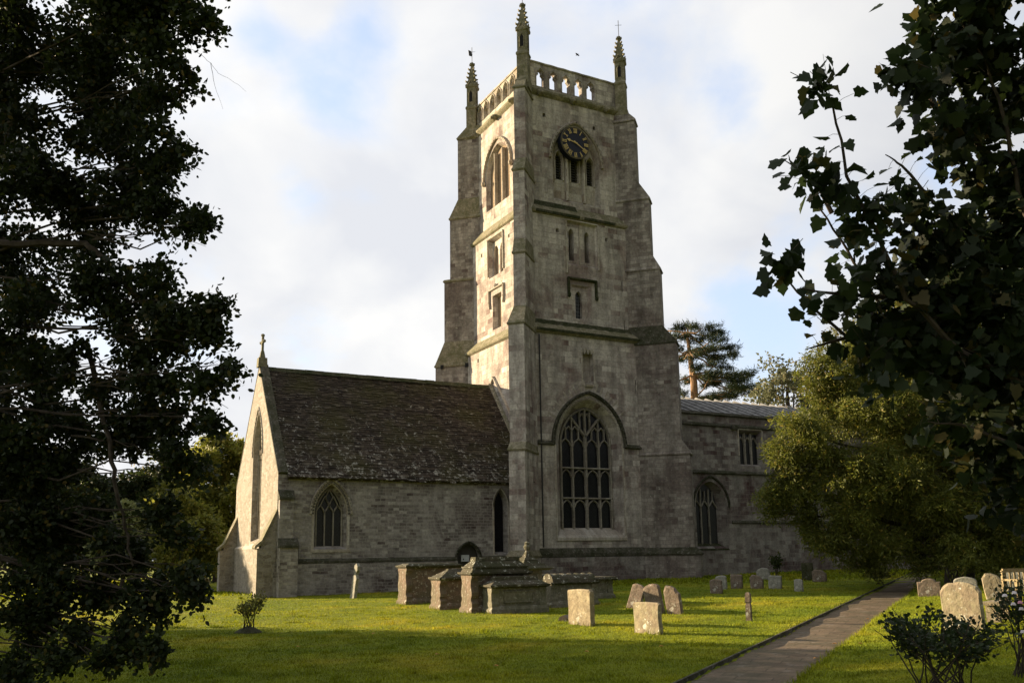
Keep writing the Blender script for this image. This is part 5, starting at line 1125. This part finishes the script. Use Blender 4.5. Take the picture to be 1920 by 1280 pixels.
# ---- small shrubs
def shrub(c, name, lab, H, R, mat, n, seed, sz=.05, tm=OV, stems=9, cat='shrub', droop=-.2):
    t = thing(name, lab, cat, tuple(c)); st = MB(); rg_ = random.Random(seed); P, A = [], []
    for k in range(stems):
        a = k*2.4; e = c+Vector((math.cos(a)*R*rg_.uniform(.4, 1), math.sin(a)*R*rg_.uniform(.4, 1), H*rg_.uniform(.65, 1))); b = c+Vector((math.cos(a*1.7)*R*.30, math.sin(a*1.7)*R*.30, -.02)); mid = b.lerp(e, .5)+Vector((rg_.uniform(-.1, .1)*R, rg_.uniform(-.1, .1)*R, H*.10))
        limb(st, [b, mid, e], .010, .003, 5, .1, seed+k)
        for j in range(3):
            s0 = b.lerp(mid, .8).lerp(e, rg_.uniform(.1, .6)); e2 = s0+Vector([rg_.uniform(-1, 1)*R*.4, rg_.uniform(-1, 1)*R*.4, H*rg_.uniform(.05, .3)]); st.tube([s0, e2], [.004, .002], 4)
            for q in range(n): f = rg_.random()**.7; P.append(s0.lerp(e2, f)+Vector([rg_.gauss(0, sz*.7) for _ in range(3)])); A.append((e2-s0).normalized()+Vector((rg_.gauss(0, .6), rg_.gauss(0, .6), droop)))
    V_ = scat(np.array(P), np.array(A), tm, sz, .5, np.random.default_rng(seed), .5); st.build('stems', M['bark'], t); bigmesh('foliage', V_, len(tm), mat, t); return t
c = gp(465, 1186); shrub(c, 'shrub', 'small yellowing shrub on the lawn before the chapel gable', .92, .42, M['shrub'], 13, 91, .065, stems=14)
q = MB(); q.lathe((c.x, c.y, c.z-.02), [(.34, 0), (.30, .05), (.16, .13), (.03, .17)], 12); o = q.build('mound', M['moss']); o['kind'] = 'structure'
c = at(1775, 1330, 9.3); c.z = float(gh(c.x, c.y)); shrub(c, 'rose_bush', 'dark leafy rose bush in the near right corner', .84, .78, M['rose'], 26, 92, .056, stems=26)
c = at(1925, 1290, 10.3); c.z = float(gh(c.x, c.y)); rb = shrub(c, 'rose_bush', 'rose bush with pale pink blooms at the right edge', 1.15, .45, M['rose'], 18, 93, .05, stems=15)
rg_ = random.Random(5)
for px, py in ((1884, 1117), (1902, 1112), (1913, 1130), (1900, 1133), (1918, 1185), (1915, 1142)):
    p = at(px, py, 10.1); q = MB()
    for k in range(9): a = k*2.4; d = Vector((math.cos(a), math.sin(a), .3+.1*k)).normalized(); q.obox(p+d*.018, d, Vector((-d.y, d.x, 0)).normalized(), d.cross(Vector((-d.y, d.x, 0)).normalized()), .006, .032, .03)
    q.build('flower', M['white'] if px != 1913 else M['pink'], rb)
c = gp(1457, 1087); shrub(c, 'shrub', 'dark upright shrub with yellow tip against the nave wall', 1.15, .28, M['treeB'], 14, 94, .10, stems=12)
c = gp(1650, 1095); shrub(c, 'fern_clump', 'leafy green clump at the far left side of the path', .6, .5, M['shrub'], 8, 95, .14, stems=9)
c = gp(1200, 1083); shrub(c, 'ivy_clump', 'dark weed clump at the foot of the tower', .25, .35, M['treeB'], 8, 96, .09, stems=8)
# fallen leaves
for px, py, wh in ((1654, 1181, 'on the right lawn between the path and the large headstone'), (1613, 1210, 'on the right lawn close to the path, lower of a pair'), (1565, 1210, 'on the right edge of the path'), (1530, 1238, 'at the path edge nearest the camera'), (1627, 1163, 'on the right lawn, farthest from the camera'), (1700, 1215, 'on the grass left of the rose bush'),
    (1240, 1215, 'on the grass just in front of the small lichened headstone'), (700, 1190, 'on the lawn in front of the leftmost chest tomb'), (820, 1230, 'in the shaded foreground grass, left'), (930, 1252, 'in the shaded foreground grass, nearest the bottom edge'), (560, 1215, 'in the shaded grass right of the small shrub'), (1100, 1225, 'in the shaded grass below the broad buff headstone')):
    c = gp(px, py); q = MB(); a = random.random()*6; pts = [(c.x+.035*math.cos(a+k*1.05)*(1+.3*(k % 2)), c.y+.035*math.sin(a+k*1.05), c.z+.035+.008*(k % 3)) for k in range(6)]
    q.sweep([pts, [(x, y, z+.002) for x, y, z in pts]]); o = center(q.build('fallen_leaf', M['dryleaf'])); tag(o, 'dry orange leaf lying '+wh, 'leaf', 'fallen leaves on the lawn')
# birds
for px, py, D, a, lab in ((1082, 103, 70, .9, 'small dark bird flying beside the tower parapet'), (1448, 670, 90, .2, 'small dark bird flying above the nave roof')):
    c = at(px, py, D); q = MB(); ca, sa = math.cos(a), math.sin(a)
    q.lathe((0, 0, 0), [(.004, -.14), (.035, -.06), (.045, .02), (.03, .09), (.005, .15)], 6)
    for s_ in (-1, 1): q.sweep([[(0, y*1.0, z) for y, z in ((0, .05), (s_*.12, .09+.02), (s_*.26, .02), (s_*.12, -.02), (0, -.05))], [(.012, y, z) for y, z in ((0, .05), (s_*.12, .11), (s_*.26, .02), (s_*.12, -.02), (0, -.05))]])
    o = q.build('bird', M['bird'], smooth=False); o.location = c; o.rotation_euler = (.9, .3, a); tag(o, lab, 'bird')

# longer grass the mower misses, round the feet of stones and walls
rg = np.random.default_rng(77); TV = []
for k in range(90): t_ = -2+k*.5; FEET.append((PX0+t_/PL+PSL/PL*(PW+.05), PY0+t_*PSL/PL-1/PL*(PW+.05), .02, .27, math.atan(PSL)))
FEET.append((5.5, -.1, .03, 6.9, 0)); FEET.append((16, .15, .03, 4.0, 0)); FEET.append((30, .95, .03, 10, 0))
for cx_, cy_, hw, ht, yw_ in FEET:
    n = int((hw+ht)*150); side = rg.integers(0, 4, n); u = rg.uniform(-1, 1, n); lx = np.where(side == 0, -ht, np.where(side == 1, ht, u*ht)); ly = np.where(side == 2, -hw, np.where(side == 3, hw, u*hw))
    lx = lx+rg.normal(0, .03, n); ly = ly+rg.normal(0, .03, n); X = cx_+lx*math.cos(yw_)-ly*math.sin(yw_); Y = cy_+lx*math.sin(yw_)+ly*math.cos(yw_); Z = gh(X, Y)
    an = rg.uniform(0, 6.28, n); h = rg.uniform(.04, .13, n); V = np.empty((n, 3, 3)); dx, dy = np.cos(an)*.009, np.sin(an)*.009; le = rg.normal(0, .4, (n, 2))*h[:, None]
    V[:, 0] = np.stack([X-dx, Y-dy, Z-.01], -1); V[:, 1] = np.stack([X+dx, Y+dy, Z-.01], -1); V[:, 2] = np.stack([X+le[:, 0], Y+le[:, 1], Z+h], -1); TV.append(V.reshape(-1, 3))
o = bigmesh('grass_tufts', np.concatenate(TV), 3, M['blade']); tag(o, 'longer green grass tufts round the feet of stones and walls', 'grass', None, 'stuff')
